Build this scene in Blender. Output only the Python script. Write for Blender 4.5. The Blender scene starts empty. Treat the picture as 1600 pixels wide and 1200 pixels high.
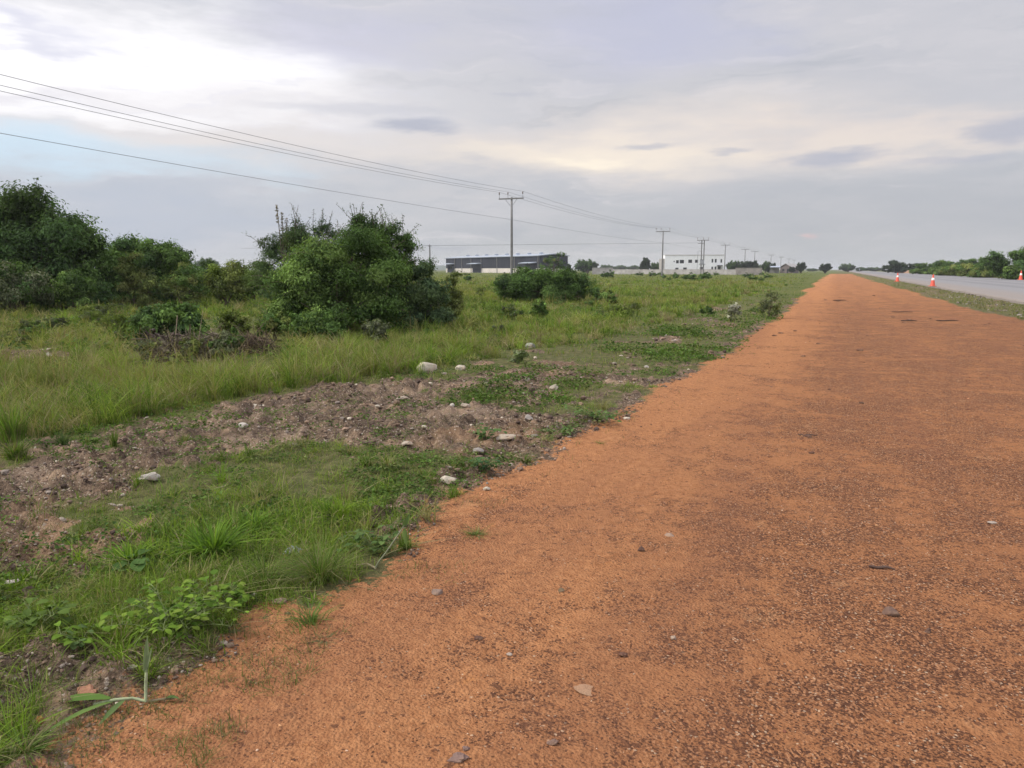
import bpy, bmesh, math, random
import numpy as np
from mathutils import Vector, Matrix, noise as mnoise

C = bpy.context.scene
COL = C.collection
R = math.radians
rng = np.random.default_rng(7)
random.seed(7)

# ------------------------------------------------------------------ camera
CAMZ = 1.62
YAW, PITCH, FPX = R(23.06), R(8.63), 1180.0
cam = bpy.data.cameras.new('camera')
cam.sensor_width = 36.0
cam.lens = 36.0 * FPX / 1600.0
cam.clip_start = 0.05
cam.clip_end = 20000
camo = bpy.data.objects.new('camera', cam)
COL.objects.link(camo)
camo.location = (0, 0, CAMZ)
camo.rotation_euler = (R(90) - PITCH, 0, YAW)
C.camera = camo
_cr = np.array([math.cos(YAW), math.sin(YAW), 0.0])
_fh = np.array([-math.sin(YAW), math.cos(YAW), 0.0])
_f = math.cos(PITCH) * _fh + np.array([0, 0, -math.sin(PITCH)])
_u = math.sin(PITCH) * _fh + np.array([0, 0, math.cos(PITCH)])

def ray(px, py):
    return _f + (px - 800) / FPX * _cr + (600 - py) / FPX * _u

def gp(px, py, z=0.0):
    """the ground point that the photograph shows at (px, py)"""
    d = ray(px, py)
    t = (z - CAMZ) / d[2]
    return np.array([d[0] * t, d[1] * t, z])

def at(px, py, depth):
    return np.array([0, 0, CAMZ]) + ray(px, py) * depth

def base_at(px, depth, z=0.0):
    """ground position in the direction px at a given distance"""
    d = ray(px, 421)
    t = depth / math.hypot(d[0], d[1])
    return np.array([d[0] * t, d[1] * t, z])

def azel(px, py):
    d = ray(px, py)
    return math.atan2(d[0], d[1]), math.atan2(d[2], math.hypot(d[0], d[1]))

# ------------------------------------------------------------------ exposure, world, sun
C.view_settings.view_transform = 'Standard'
C.view_settings.look = 'None'
C.view_settings.exposure = 0.36
C.view_settings.gamma = 1.0
C.cycles.max_bounces = 5
C.cycles.diffuse_bounces = 2
C.cycles.transparent_max_bounces = 6
C.cycles.volume_bounces = 0
C.cycles.use_adaptive_sampling = True
C.cycles.adaptive_threshold = 0.018
C.cycles.use_denoising = True

SUN_EL, SUN_AZ = R(44), R(-116)          # azimuth from the road direction, clockwise
w = bpy.data.worlds.new('World')
C.world = w
w.use_nodes = True
nt = w.node_tree
nt.nodes.clear()

def lin(r, g, b):
    f = lambda c: (c / 255 / 12.92) if c / 255 <= 0.04045 else ((c / 255 + 0.055) / 1.055) ** 2.4
    return (f(r), f(g), f(b), 1.0)

def nd(tree, typ, **kw):
    n = tree.nodes.new(typ)
    for k, v in kw.items():
        setattr(n, k, v)
    return n

def put(tree, sock, v):
    if isinstance(v, bpy.types.NodeSocket):
        tree.links.new(v, sock)
    else:
        sock.default_value = v

def math_(tree, op, a, b=None, clamp=False):
    n = nd(tree, 'ShaderNodeMath', operation=op, use_clamp=clamp)
    put(tree, n.inputs[0], a)
    if b is not None:
        put(tree, n.inputs[1], b)
    return n.outputs[0]

def vmath(tree, op, a, b=None):
    n = nd(tree, 'ShaderNodeVectorMath', operation=op)
    put(tree, n.inputs[0], a)
    if b is not None:
        put(tree, n.inputs[1], b)
    return n.outputs['Value'] if op in ('LENGTH', 'DOT_PRODUCT') else n.outputs[0]

def mixc(tree, fac, a, b, blend='MIX'):
    n = nd(tree, 'ShaderNodeMix', data_type='RGBA', blend_type=blend)
    put(tree, n.inputs[0], fac)
    put(tree, n.inputs[6], a)
    put(tree, n.inputs[7], b)
    return n.outputs[2]

def mapr(tree, v, a, b, c=0.0, d=1.0, interp='SMOOTHSTEP'):
    n = nd(tree, 'ShaderNodeMapRange', interpolation_type=interp)
    put(tree, n.inputs[0], v)
    n.inputs[1].default_value = a
    n.inputs[2].default_value = b
    n.inputs[3].default_value = c
    n.inputs[4].default_value = d
    return n.outputs[0]

def noise_(tree, vec, scale, detail=4.0, rough=0.55, out='Fac'):
    n = nd(tree, 'ShaderNodeTexNoise')
    if vec is not None:
        put(tree, n.inputs['Vector'], vec)
    n.inputs['Scale'].default_value = scale
    n.inputs['Detail'].default_value = detail
    n.inputs['Roughness'].default_value = rough
    return n.outputs[out]

def build_world():
    T = nt
    tc = nd(T, 'ShaderNodeTexCoord').outputs['Generated']
    sx = nd(T, 'ShaderNodeSeparateXYZ')
    T.links.new(tc, sx.inputs[0])
    az = math_(T, 'ARCTAN2', sx.outputs[0], sx.outputs[1])
    el = math_(T, 'ARCSINE', sx.outputs[2])
    cb = nd(T, 'ShaderNodeCombineXYZ')
    T.links.new(az, cb.inputs[0])
    T.links.new(el, cb.inputs[1])
    ae = cb.outputs[0]
    # wind-drawn cloud structure: noise stretched along the horizon
    st = vmath(T, 'MULTIPLY', ae, (2.2, 9.0, 1.0))
    wn = noise_(T, st, 1.3, 5, 0.6, 'Color')
    warp = vmath(T, 'MULTIPLY', vmath(T, 'SUBTRACT', wn, (0.5, 0.5, 0.5)), (0.50, 0.17, 0))
    aw = vmath(T, 'ADD', ae, warp)
    st2 = vmath(T, 'MULTIPLY', ae, (6.0, 30.0, 1.0))
    wn2 = noise_(T, st2, 2.0, 5, 0.65, 'Color')
    warp2 = vmath(T, 'MULTIPLY', vmath(T, 'SUBTRACT', wn2, (0.5, 0.5, 0.5)), (0.09, 0.022, 0))
    aw2 = vmath(T, 'ADD', ae, warp2)

    def blob(px, py, rx, ry, fine=False, soft=1.0):
        a0, e0 = azel(px, py)
        v = vmath(T, 'SUBTRACT', aw2 if fine else aw, (a0, e0, 0))
        v = vmath(T, 'MULTIPLY', v, (FPX / rx, FPX / ry, 0))
        return mapr(T, vmath(T, 'LENGTH', v), 1.0, 1.0 - soft, 0.0, 1.0)

    # base by height above the horizon
    ramp = nd(T, 'ShaderNodeValToRGB')
    T.links.new(mapr(T, el, 0.0, 0.42, 0, 1, 'LINEAR'), ramp.inputs[0])
    cr = ramp.color_ramp
    cr.elements[0].position = 0.0
    cr.elements[0].color = lin(188, 190, 191)
    cr.elements[1].position = 1.0
    cr.elements[1].color = lin(189, 191, 206)
    for p, c in ((0.12, (177, 179, 184)), (0.30, (183, 184, 190)), (0.48, (196, 195, 199)), (0.72, (192, 192, 199))):
        e = cr.elements.new(p)
        e.color = lin(*[min(255, v + (5 if p < 0.4 else 2)) for v in c])
    col = ramp.outputs[0]
    # broad brightening to the left
    lft = mapr(T, az, R(-10), R(-60), 0, 1)
    col = mixc(T, math_(T, 'MULTIPLY', lft, 0.55), col, lin(205, 208, 215))
    n1 = noise_(T, st, 2.6, 6, 0.6)
    col = mixc(T, mapr(T, n1, 0.42, 0.72, 0, 0.32), col, lin(216, 211, 214))
    col = mixc(T, mapr(T, n1, 0.5, 0.26, 0, 0.30), col, lin(170, 172, 186))
    n3 = noise_(T, vmath(T, 'MULTIPLY', aw, (3.0, 22.0, 1.0)), 1.6, 6, 0.62)
    col = mixc(T, mapr(T, n3, 0.52, 0.70, 0, 0.42), col, lin(222, 217, 219))
    col = mixc(T, mapr(T, n3, 0.48, 0.30, 0, 0.42), col, lin(170, 174, 183))
    def layer(c, f, amt, rgb):
        return mixc(T, math_(T, 'MULTIPLY', f, amt), c, lin(*rgb))
    # low blue-grey bank on the left
    col = layer(col, blob(130, 350, 560, 85), 0.95, (181, 188, 202))
    # pale cyan gaps
    col = layer(col, blob(110, 240, 300, 54, soft=0.85), 1.0, (197, 218, 234))
    col = layer(col, blob(360, 268, 200, 40), 0.9, (200, 214, 226))
    # bright cloud, upper left
    col = layer(col, blob(230, 130, 640, 140), 0.9, (236, 232, 234))
    col = layer(col, blob(300, 66, 340, 80, soft=0.9), 1.0, (255, 253, 255))
    col = layer(col, blob(10, 70, 250, 62, soft=0.9), 1.0, (255, 253, 255))
    col = layer(col, blob(440, 130, 170, 32), 0.7, (245, 242, 243))
    col = layer(col, blob(150, 165, 340, 30, soft=0.8), 0.85, (248, 246, 248))
    cs = noise_(T, vmath(T, 'MULTIPLY', aw, (4.5, 26.0, 1.0)), 1.9, 7, 0.66)
    col = layer(col, math_(T, 'MULTIPLY', mapr(T, cs, 0.50, 0.32, 0, 1), blob(280, 110, 640, 170)), 0.35, (214, 213, 226))
    col = layer(col, blob(60, 40, 130, 20), 0.8, (214, 214, 228))
    col = layer(col, blob(60, 130, 170, 16), 0.6, (224, 221, 228))
    col = layer(col, blob(430, 225, 300, 50), 0.6, (226, 219, 216))
    # lilac upper middle and darker grey upper right
    col = layer(col, blob(1000, 20, 300, 110), 0.75, (188, 190, 211))
    col = layer(col, blob(560, 40, 260, 70), 0.5, (200, 199, 220))
    col = layer(col, blob(1500, 130, 420, 120), 0.4, (188, 188, 195))
    # warm band over the field, brightest left of the middle
    col = layer(col, blob(960, 235, 640, 88), 0.95, (226, 216, 209))
    col = layer(col, blob(1380, 215, 420, 42), 0.85, (222, 211, 205))
    col = layer(col, blob(1180, 232, 480, 24), 0.5, (232, 220, 208))
    col = layer(col, blob(890, 250, 330, 46), 0.85, (240, 228, 213))
    col = layer(col, blob(880, 258, 100, 14), 0.7, (252, 240, 220))
    # small darker clouds
    for (px, py, rx, ry, a) in ((648, 196, 92, 15, 0.85), (1285, 248, 95, 17, 0.8), (1352, 240, 60, 13, 0.6),
                                (1580, 203, 75, 26, 0.8), (1012, 229, 62, 7, 0.6), (1140, 240, 40, 9, 0.55),
                                (800, 147, 40, 7, 0.35), (730, 246, 42, 9, 0.3), (1490, 250, 90, 7, 0.45), (560, 170, 200, 12, 0.3)):
        col = layer(col, blob(px, py, rx, ry, True, 0.8), a, (174, 177, 191))
    col = layer(col, blob(1260, 371, 20, 7, True), 0.8, (218, 190, 188))
    # grey veil on the lower right
    col = layer(col, blob(1450, 330, 560, 90), 0.4, (174, 176, 183))
    # a cloud deck is brightest overhead (above the frame)
    up = mapr(T, el, 0.48, 1.1, 1.0, 1.7)
    bk = mapr(T, math_(T, 'ABSOLUTE', math_(T, 'ADD', az, YAW)), 1.0, 1.9, 1.0, 1.6)  # sky behind the camera brightened to add fill light
    vm = nd(T, 'ShaderNodeVectorMath', operation='SCALE')
    T.links.new(col, vm.inputs[0])
    T.links.new(math_(T, 'MULTIPLY', math_(T, 'MULTIPLY', up, bk), 0.90), vm.inputs['Scale'])
    bgc = nd(T, 'ShaderNodeBackground')
    T.links.new(vm.outputs[0], bgc.inputs[0])
    bgc.inputs[1].default_value = 1.0
    sky = nd(T, 'ShaderNodeTexSky', sky_type='NISHITA')
    sky.sun_disc = False
    sky.sun_elevation = SUN_EL
    sky.sun_rotation = SUN_AZ
    sky.dust_density = 3.0
    bgs = nd(T, 'ShaderNodeBackground')
    T.links.new(sky.outputs[0], bgs.inputs[0])
    bgs.inputs[1].default_value = 0.09
    mx = nd(T, 'ShaderNodeMixShader')
    mx.inputs[0].default_value = 0.93
    T.links.new(bgs.outputs[0], mx.inputs[1])
    T.links.new(bgc.outputs[0], mx.inputs[2])
    out = nd(T, 'ShaderNodeOutputWorld')
    T.links.new(mx.outputs[0], out.inputs[0])
build_world()

sl = bpy.data.lights.new('sun', 'SUN')
sl.energy = 2.8
sl.angle = R(11)
sl.color = (1.0, 0.95, 0.87)
so = bpy.data.objects.new('sun', sl)
COL.objects.link(so)
sd = Vector((math.sin(SUN_AZ) * math.cos(SUN_EL), math.cos(SUN_AZ) * math.cos(SUN_EL), math.sin(SUN_EL)))
so.rotation_euler = sd.to_track_quat('Z', 'Y').to_euler()
so.location = (-30, 20, 40)

# ------------------------------------------------------------------ helpers
def hash2(ix, iy, s):
    h = (ix.astype(np.int64) * 374761393 + iy.astype(np.int64) * 668265263 + s * 1274126177) & 0xFFFFFFFF
    h = ((h ^ (h >> 13)) * 1274126177) & 0xFFFFFFFF
    h = h ^ (h >> 16)
    return (h & 0xFFFF) / 65535.0

def vnoise(x, y, s=0):
    x = np.asarray(x, float); y = np.asarray(y, float)
    ix = np.floor(x); iy = np.floor(y)
    fx = x - ix; fy = y - iy
    fx = fx * fx * (3 - 2 * fx); fy = fy * fy * (3 - 2 * fy)
    a = hash2(ix, iy, s); b = hash2(ix + 1, iy, s); c = hash2(ix, iy + 1, s); d = hash2(ix + 1, iy + 1, s)
    return (a * (1 - fx) + b * fx) * (1 - fy) + (c * (1 - fx) + d * fx) * fy

def fbm(x, y, s=0, o=4):
    v = 0; a = 0.5; t = 0
    for k in range(o):
        v = v + a * vnoise(x * 2 ** k + 17.3 * k, y * 2 ** k - 9.1 * k, s + k)
        t += a; a *= 0.5
    return v / t                                     # 0..1

def sstep(a, b, v):
    t = np.clip((v - a) / (b - a), 0, 1)
    return t * t * (3 - 2 * t)

def poly_sd(x, y, P):
    """signed distance to a polygon, positive inside"""
    P = np.asarray(P)[:, :2]
    d = np.full(x.shape, 1e18); inside = np.zeros(x.shape, bool)
    n = len(P)
    for i in range(n):
        ax, ay = P[i]; bx, by = P[(i + 1) % n]
        ex, ey = bx - ax, by - ay
        t = np.clip(((x - ax) * ex + (y - ay) * ey) / (ex * ex + ey * ey + 1e-12), 0, 1)
        d = np.minimum(d, (x - ax - t * ex) ** 2 + (y - ay - t * ey) ** 2)
        cond = (ay > y) != (by > y)
        inside ^= cond & (x < (bx - ax) * (y - ay) / (by - ay + 1e-12) + ax)
    d = np.sqrt(d)
    return np.where(inside, d, -d)

def np_obj(name, V, faces, m=None, parent=None, cols=None, smooth=False, loc=None):
    """one mesh object from arrays; faces: list of (n,3) or (n,4) index arrays"""
    me = bpy.data.meshes.new(name)
    V = np.asarray(V, np.float32)
    if loc is not None:
        V = V - np.asarray(loc, np.float32)
    faces = [np.asarray(f, np.int32) for f in faces if len(f)]
    li = np.concatenate([f.ravel() for f in faces])
    tot = np.concatenate([np.full(len(f), f.shape[1], np.int32) for f in faces])
    start = np.concatenate([[0], np.cumsum(tot)[:-1]]).astype(np.int32)
    me.vertices.add(len(V)); me.vertices.foreach_set('co', V.ravel())
    me.loops.add(len(li)); me.loops.foreach_set('vertex_index', li)
    me.polygons.add(len(tot)); me.polygons.foreach_set('loop_start', start)
    me.polygons.foreach_set('loop_total', tot)
    me.polygons.foreach_set('use_smooth', np.full(len(tot), smooth, bool))
    if cols is not None:
        a = me.color_attributes.new('tint', 'FLOAT_COLOR', 'POINT')
        c = np.ones((len(V), 4), np.float32); c[:, :cols.shape[1]] = cols
        a.data.foreach_set('color', c.ravel())
    me.update(calc_edges=True)
    if m: me.materials.append(m)
    o = bpy.data.objects.new(name, me)
    COL.objects.link(o)
    if parent: o.parent = parent
    if loc is not None: o.location = tuple(float(v) for v in loc)
    return o

def bm_obj(name, bm, m=None, parent=None, smooth=False, loc=None):
    me = bpy.data.meshes.new(name)
    bmesh.ops.recalc_face_normals(bm, faces=bm.faces)
    bm.to_mesh(me); bm.free()
    for p in me.polygons: p.use_smooth = smooth
    if m: me.materials.append(m)
    o = bpy.data.objects.new(name, me)
    COL.objects.link(o)
    if parent: o.parent = parent
    if loc is not None: o.location = tuple(float(v) for v in loc)
    return o

def tag(o, label=None, cat=None, group=None, kind=None):
    if label: o['label'] = label
    if cat: o['category'] = cat
    if group: o['group'] = group
    if kind: o['kind'] = kind
    return o

def thing(name, label, cat, loc=(0, 0, 0), rz=0.0, group=None):
    o = bpy.data.objects.new(name, None)
    o.empty_display_size = 0.2
    COL.objects.link(o)
    o.location = tuple(float(v) for v in loc)
    o.rotation_euler = (0, 0, rz)
    return tag(o, label, cat, group)

def dup(root, loc, rz=0.0, label=None, group=None, scale=None):
    r = root.copy(); COL.objects.link(r)
    r.location = tuple(float(v) for v in loc); r.rotation_euler = (0, 0, rz)
    if scale is not None: r.scale = scale
    if label: r['label'] = label
    if group: r['group'] = group
    for ch in list(root.children):
        c = ch.copy(); COL.objects.link(c); c.parent = r
        for g in list(ch.children):
            d = g.copy(); COL.objects.link(d); d.parent = c
    return r

def box(bm, x0, x1, y0, y1, z0, z1, mat=None, bevel=0):
    vs = [bm.verts.new((x, y, z)) for z in (z0, z1) for (x, y) in ((x0, y0), (x1, y0), (x1, y1), (x0, y1))]
    if mat is not None:
        for v in vs: v.co = mat @ v.co
    fs = [bm.faces.new([vs[i] for i in q]) for q in ((3, 2, 1, 0), (4, 5, 6, 7), (0, 1, 5, 4), (1, 2, 6, 5), (2, 3, 7, 6), (3, 0, 4, 7))]
    if bevel:
        es = list({e for f in fs for e in f.edges})
        bmesh.ops.bevel(bm, geom=es, offset=bevel, segments=2, affect='EDGES')

def tube_np(pts, rad, n=6):
    pts = np.asarray(pts, float); k = len(pts)
    rad = np.broadcast_to(np.asarray(rad, float), (k,))
    tan = np.gradient(pts, axis=0); tan /= np.linalg.norm(tan, axis=1)[:, None] + 1e-12
    ref = np.where(np.abs(tan[:, 2:3]) > 0.9, np.array([[1.0, 0, 0]]), np.array([[0, 0, 1.0]]))
    a = np.cross(tan, ref); a /= np.linalg.norm(a, axis=1)[:, None] + 1e-12
    b = np.cross(tan, a)
    th = np.arange(n) * 2 * np.pi / n
    V = pts[:, None] + rad[:, None, None] * (np.cos(th)[None, :, None] * a[:, None] + np.sin(th)[None, :, None] * b[:, None])
    i = np.arange(k - 1)[:, None] * n; j = np.arange(n)[None]; jn = (j + 1) % n
    F = np.stack([i + j, i + jn, i + n + jn, i + n + j], -1).reshape(-1, 4)
    return V.reshape(-1, 3), F

class MB:
    """gathers arrays into one mesh"""
    def __init__(s): s.V = []; s.Q = []; s.T = []; s.c = []; s.n = 0
    def add(s, V, F, col=None):
        F = np.asarray(F)
        (s.Q if F.shape[1] == 4 else s.T).append(F + s.n)
        s.V.append(np.asarray(V)); s.n += len(V)
        if col is not None:
            col = np.asarray(col, float)
            s.c.append(np.broadcast_to(col, (len(V), 3)) if col.ndim == 1 else col)
    def tube(s, pts, rad, n=6, col=None):
        V, F = tube_np(pts, rad, n); s.add(V, F, col)
        for e in (0, len(V) - n):
            idx = np.arange(n) + e
            s.T.append(np.stack([np.full(n - 2, idx[0]), idx[1:-1], idx[2:]], -1) + s.n - len(V))
    def obj(s, name, m, parent=None, smooth=False, loc=None):
        fs = []
        if s.Q: fs.append(np.concatenate(s.Q))
        if s.T: fs.append(np.concatenate(s.T))
        return np_obj(name, np.concatenate(s.V), fs, m, parent, np.concatenate(s.c) if s.c else None, smooth, loc)

# ------------------------------------------------------------------ materials
def mat(name, col=(0.5, 0.5, 0.5), rough=0.7, metal=0.0, var=0.12, scale=6.0, bump=0.0, emit=None):
    m = bpy.data.materials.new(name); m.use_nodes = True
    T = m.node_tree; p = T.nodes['Principled BSDF']
    oc = nd(T, 'ShaderNodeTexCoord').outputs['Object']
    n = noise_(T, oc, scale, 6, 0.65)
    c = mixc(T, mapr(T, n, 0.3, 0.72, 0, 1), (*[v * (1 - var) for v in col], 1), (*[min(1, v * (1 + var)) for v in col], 1))
    T.links.new(c, p.inputs['Base Color'])
    p.inputs['Roughness'].default_value = rough
    p.inputs['Metallic'].default_value = metal
    if bump:
        b = nd(T, 'ShaderNodeBump'); b.inputs['Strength'].default_value = bump; b.inputs['Distance'].default_value = 0.02
        T.links.new(noise_(T, oc, scale * 4, 6, 0.7), b.inputs['Height']); T.links.new(b.outputs[0], p.inputs['Normal'])
    if emit:
        p.inputs['Emission Color'].default_value = (1, 0.97, 0.9, 1); p.inputs['Emission Strength'].default_value = emit
    return m

def leaf_mat(name, rough=0.55, trans=0.3, spec=0.3):
    m = bpy.data.materials.new(name); m.use_nodes = True
    T = m.node_tree; p = T.nodes['Principled BSDF']
    a = nd(T, 'ShaderNodeAttribute', attribute_name='tint').outputs['Color']
    T.links.new(a, p.inputs['Base Color'])
    p.inputs['Roughness'].default_value = rough
    p.inputs['Specular IOR Level'].default_value = spec
    tr = nd(T, 'ShaderNodeBsdfTranslucent')
    T.links.new(mixc(T, 1.0, a, (1.1, 1.15, 0.6, 1), 'MULTIPLY'), tr.inputs[0])
    mx = nd(T, 'ShaderNodeMixShader'); mx.inputs[0].default_value = trans
    T.links.new(p.outputs[0], mx.inputs[1]); T.links.new(tr.outputs[0], mx.inputs[2])
    T.links.new(mx.outputs[0], T.nodes['Material Output'].inputs[0])
    return m

def tint_mat(name, rough=0.85, bump=0.0, scale=30, stain=False):
    m = bpy.data.materials.new(name); m.use_nodes = True
    T = m.node_tree; p = T.nodes['Principled BSDF']
    a = nd(T, 'ShaderNodeAttribute', attribute_name='tint').outputs['Color']
    oc = nd(T, 'ShaderNodeTexCoord').outputs['Object']
    f = mapr(T, noise_(T, oc, scale, 5, 0.65), 0.25, 0.75, 0.62, 1.2, 'LINEAR')
    if stain: a = mixc(T, mapr(T, noise_(T, oc, scale * 0.5, 5, 0.7), 0.46, 0.66, 0, 0.7), a, (0.24, 0.155, 0.095, 1))
    vm = nd(T, 'ShaderNodeVectorMath', operation='SCALE'); T.links.new(a, vm.inputs[0]); T.links.new(f, vm.inputs['Scale'])
    T.links.new(vm.outputs[0], p.inputs['Base Color']); p.inputs['Roughness'].default_value = rough
    p.inputs['Specular IOR Level'].default_value = 0.2
    if bump:
        b = nd(T, 'ShaderNodeBump'); b.inputs['Strength'].default_value = bump; b.inputs['Distance'].default_value = 0.02
        T.links.new(noise_(T, oc, scale * 2, 6, 0.7), b.inputs['Height']); T.links.new(b.outputs[0], p.inputs['Normal'])
    return m

M_LEAF = leaf_mat('leaf', 0.75, 0.30, 0.10)
M_GRASS = leaf_mat('grass_blade', 0.8, 0.35, 0.12)
M_STONE = tint_mat('stone', 0.9, 0.7, 16, True)
M_PEBBLE = tint_mat('pebble', 0.85)
M_BARK = mat('bark', (0.10, 0.075, 0.05), 0.9, 0, 0.35, 8, 0.4)
M_TWIG = tint_mat('dry_twig', 0.9)

# ground material: masks per vertex (r laterite, g bare soil, b sandy), detail from procedural noise
def ground_material():
    m = bpy.data.materials.new('earth'); m.use_nodes = True
    T = m.node_tree; p = T.nodes['Principled BSDF']
    P = nd(T, 'ShaderNodeNewGeometry').outputs['Position']
    at_ = nd(T, 'ShaderNodeAttribute', attribute_name='tint')
    sp = nd(T, 'ShaderNodeSeparateColor'); T.links.new(at_.outputs['Color'], sp.inputs[0])
    vr, so_, sa = sp.outputs[0], sp.outputs[1], sp.outputs[2]
    n_big = noise_(T, P, 0.55, 4, 0.6)
    n_mid = noise_(T, P, 2.6, 5, 0.65)
    n_fine = noise_(T, P, 22.0, 6, 0.75)
    n_grit = noise_(T, P, 90.0, 3, 0.7)
    vor = nd(T, 'ShaderNodeTexVoronoi', feature='F1'); T.links.new(P, vor.inputs['Vector']); vor.inputs['Scale'].default_value = 75.0
    vsep = nd(T, 'ShaderNodeSeparateColor'); T.links.new(vor.outputs['Color'], vsep.inputs[0])
    # laterite: orange fines carrying dark, rusty and pale grit whose density varies in patches
    def cells(sc):
        v = nd(T, 'ShaderNodeTexVoronoi', feature='F1'); T.links.new(P, v.inputs['Vector']); v.inputs['Scale'].default_value = sc
        q = nd(T, 'ShaderNodeSeparateColor'); T.links.new(v.outputs['Color'], q.inputs[0])
        return q.outputs
    c1 = cells(120.0); c2 = cells(48.0)
    fine = mixc(T, mapr(T, n_fine, 0.30, 0.70), (0.29, 0.120, 0.049, 1), (0.54, 0.256, 0.112, 1))
    dens = math_(T, 'ADD', math_(T, 'MULTIPLY', n_mid, 0.75), math_(T, 'MULTIPLY', noise_(T, P, 0.8, 4, 0.65), 0.75))
    dens = math_(T, 'SUBTRACT', dens, 0.10)
    dens = math_(T, 'ADD', dens, math_(T, 'MULTIPLY', noise_(T, P, 7.5, 4, 0.7), 0.55))
    dens = math_(T, 'SUBTRACT', dens, math_(T, 'MULTIPLY', sa, 0.26))
    dens = mapr(T, dens, 0.72, 1.06, 0.04, 1.0)
    brown = math_(T, 'MULTIPLY', math_(T, 'SUBTRACT', 1.0, sa), 0.52)
    fine = mixc(T, brown, fine, (0.285, 0.120, 0.052, 1))
    lat = mixc(T, math_(T, 'MULTIPLY', dens, 0.62), fine, (0.215, 0.090, 0.041, 1))
    lat = mixc(T, math_(T, 'MULTIPLY', math_(T, 'LESS_THAN', c1[0], math_(T, 'MULTIPLY', dens, 0.52)), 0.85), lat, (0.085, 0.039, 0.023, 1))
    lat = mixc(T, math_(T, 'MULTIPLY', math_(T, 'LESS_THAN', c2[0], math_(T, 'MULTIPLY', dens, 0.26)), 0.7), lat, (0.105, 0.047, 0.028, 1))
    lat = mixc(T, math_(T, 'MULTIPLY', math_(T, 'LESS_THAN', c1[1], math_(T, 'MULTIPLY', dens, 0.20)), 0.8), lat, (0.44, 0.215, 0.105, 1))
    lat = mixc(T, math_(T, 'MULTIPLY', math_(T, 'LESS_THAN', c1[2], math_(T, 'MULTIPLY', dens, 0.026)), 0.8), lat, (0.54, 0.38, 0.25, 1))
    band = noise_(T, vmath(T, 'MULTIPLY', P, (1.3, 0.09, 1.0)), 1.0, 4, 0.6)
    lat = mixc(T, mapr(T, band, 0.44, 0.66, 0, 0.30), lat, (0.205, 0.090, 0.050, 1))
    lat = mixc(T, mapr(T, noise_(T, P, 1.9, 5, 0.7), 0.60, 0.74, 0, 0.5), lat, (0.50, 0.265, 0.125, 1))
    lat = mixc(T, mapr(T, noise_(T, P, 11.0, 4, 0.75), 0.56, 0.68, 0, 0.55), lat, (0.105, 0.047, 0.027, 1))
    lat = mixc(T, mapr(T, noise_(T, P, 3.4, 5, 0.75), 0.63, 0.72, 0, 0.6), lat, (0.52, 0.225, 0.080, 1))
    # bare soil
    soil = mixc(T, mapr(T, n_fine, 0.3, 0.7), (0.042, 0.029, 0.021, 1), (0.215, 0.150, 0.100, 1))
    soil = mixc(T, mapr(T, n_mid, 0.5, 0.72, 0, 0.75), soil, (0.42, 0.285, 0.18, 1))
    soil = mixc(T, mapr(T, noise_(T, P, 1.1, 5, 0.6), 0.54, 0.66, 0, 0.6), soil, (0.32, 0.23, 0.16, 1))
    soil = mixc(T, mapr(T, noise_(T, P, 14.0, 5, 0.75), 0.52, 0.68, 0, 0.7), soil, (0.055, 0.038, 0.026, 1))
    soil = mixc(T, mapr(T, n_big, 0.52, 0.66, 0, 0.4), soil, (0.30, 0.165, 0.085, 1))
    soil = mixc(T, mapr(T, vsep.outputs[2], 0.9, 1.0, 0, 0.7), soil, (0.48, 0.40, 0.31, 1))
    # turf: earth and dead thatch between the blades
    n_turf = noise_(T, P, 7.0, 6, 0.7)
    turf = mixc(T, mapr(T, n_turf, 0.3, 0.7), (0.052, 0.050, 0.020, 1), (0.170, 0.155, 0.066, 1))
    turf = mixc(T, mapr(T, n_mid, 0.45, 0.6, 0, 0.6), turf, (0.085, 0.10, 0.032, 1))
    turf = mixc(T, at_.outputs['Alpha'], turf, mixc(T, mapr(T, n_turf, 0.3, 0.7), (0.048, 0.062, 0.016, 1), (0.135, 0.148, 0.040, 1)))
    turf = mixc(T, mapr(T, noise_(T, P, 0.06, 4, 0.6), 0.42, 0.62, 0, 0.6), turf, (0.125, 0.13, 0.038, 1))
    turf = mixc(T, mapr(T, noise_(T, P, 0.25, 5, 0.65), 0.52, 0.70, 0, 0.5), turf, (0.085, 0.115, 0.025, 1))
    edge = math_(T, 'MULTIPLY', math_(T, 'SUBTRACT', n_fine, 0.5), 0.7)
    edge = math_(T, 'ADD', edge, math_(T, 'MULTIPLY', math_(T, 'SUBTRACT', n_mid, 0.5), 0.6))
    fsoil = mapr(T, math_(T, 'ADD', so_, edge), 0.35, 0.65)
    flat = mapr(T, math_(T, 'ADD', vr, math_(T, 'MULTIPLY', edge, 2.1)), 0.40, 0.60)
    c = mixc(T, fsoil, turf, soil)
    c = mixc(T, flat, c, lat)
    T.links.new(c, p.inputs['Base Color'])
    p.inputs['Roughness'].default_value = 0.95
    p.inputs['Specular IOR Level'].default_value = 0.12
    hgt = math_(T, 'ADD', math_(T, 'MULTIPLY', n_fine, 1.0), math_(T, 'MULTIPLY', vor.outputs['Distance'], -0.5))
    hgt = math_(T, 'ADD', hgt, math_(T, 'MULTIPLY', n_grit, 0.35))
    b = nd(T, 'ShaderNodeBump'); b.inputs['Strength'].default_value = 0.9; b.inputs['Distance'].default_value = 0.03
    T.links.new(hgt, b.inputs['Height']); T.links.new(b.outputs[0], p.inputs['Normal'])
    return m
M_EARTH = ground_material()

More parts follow.
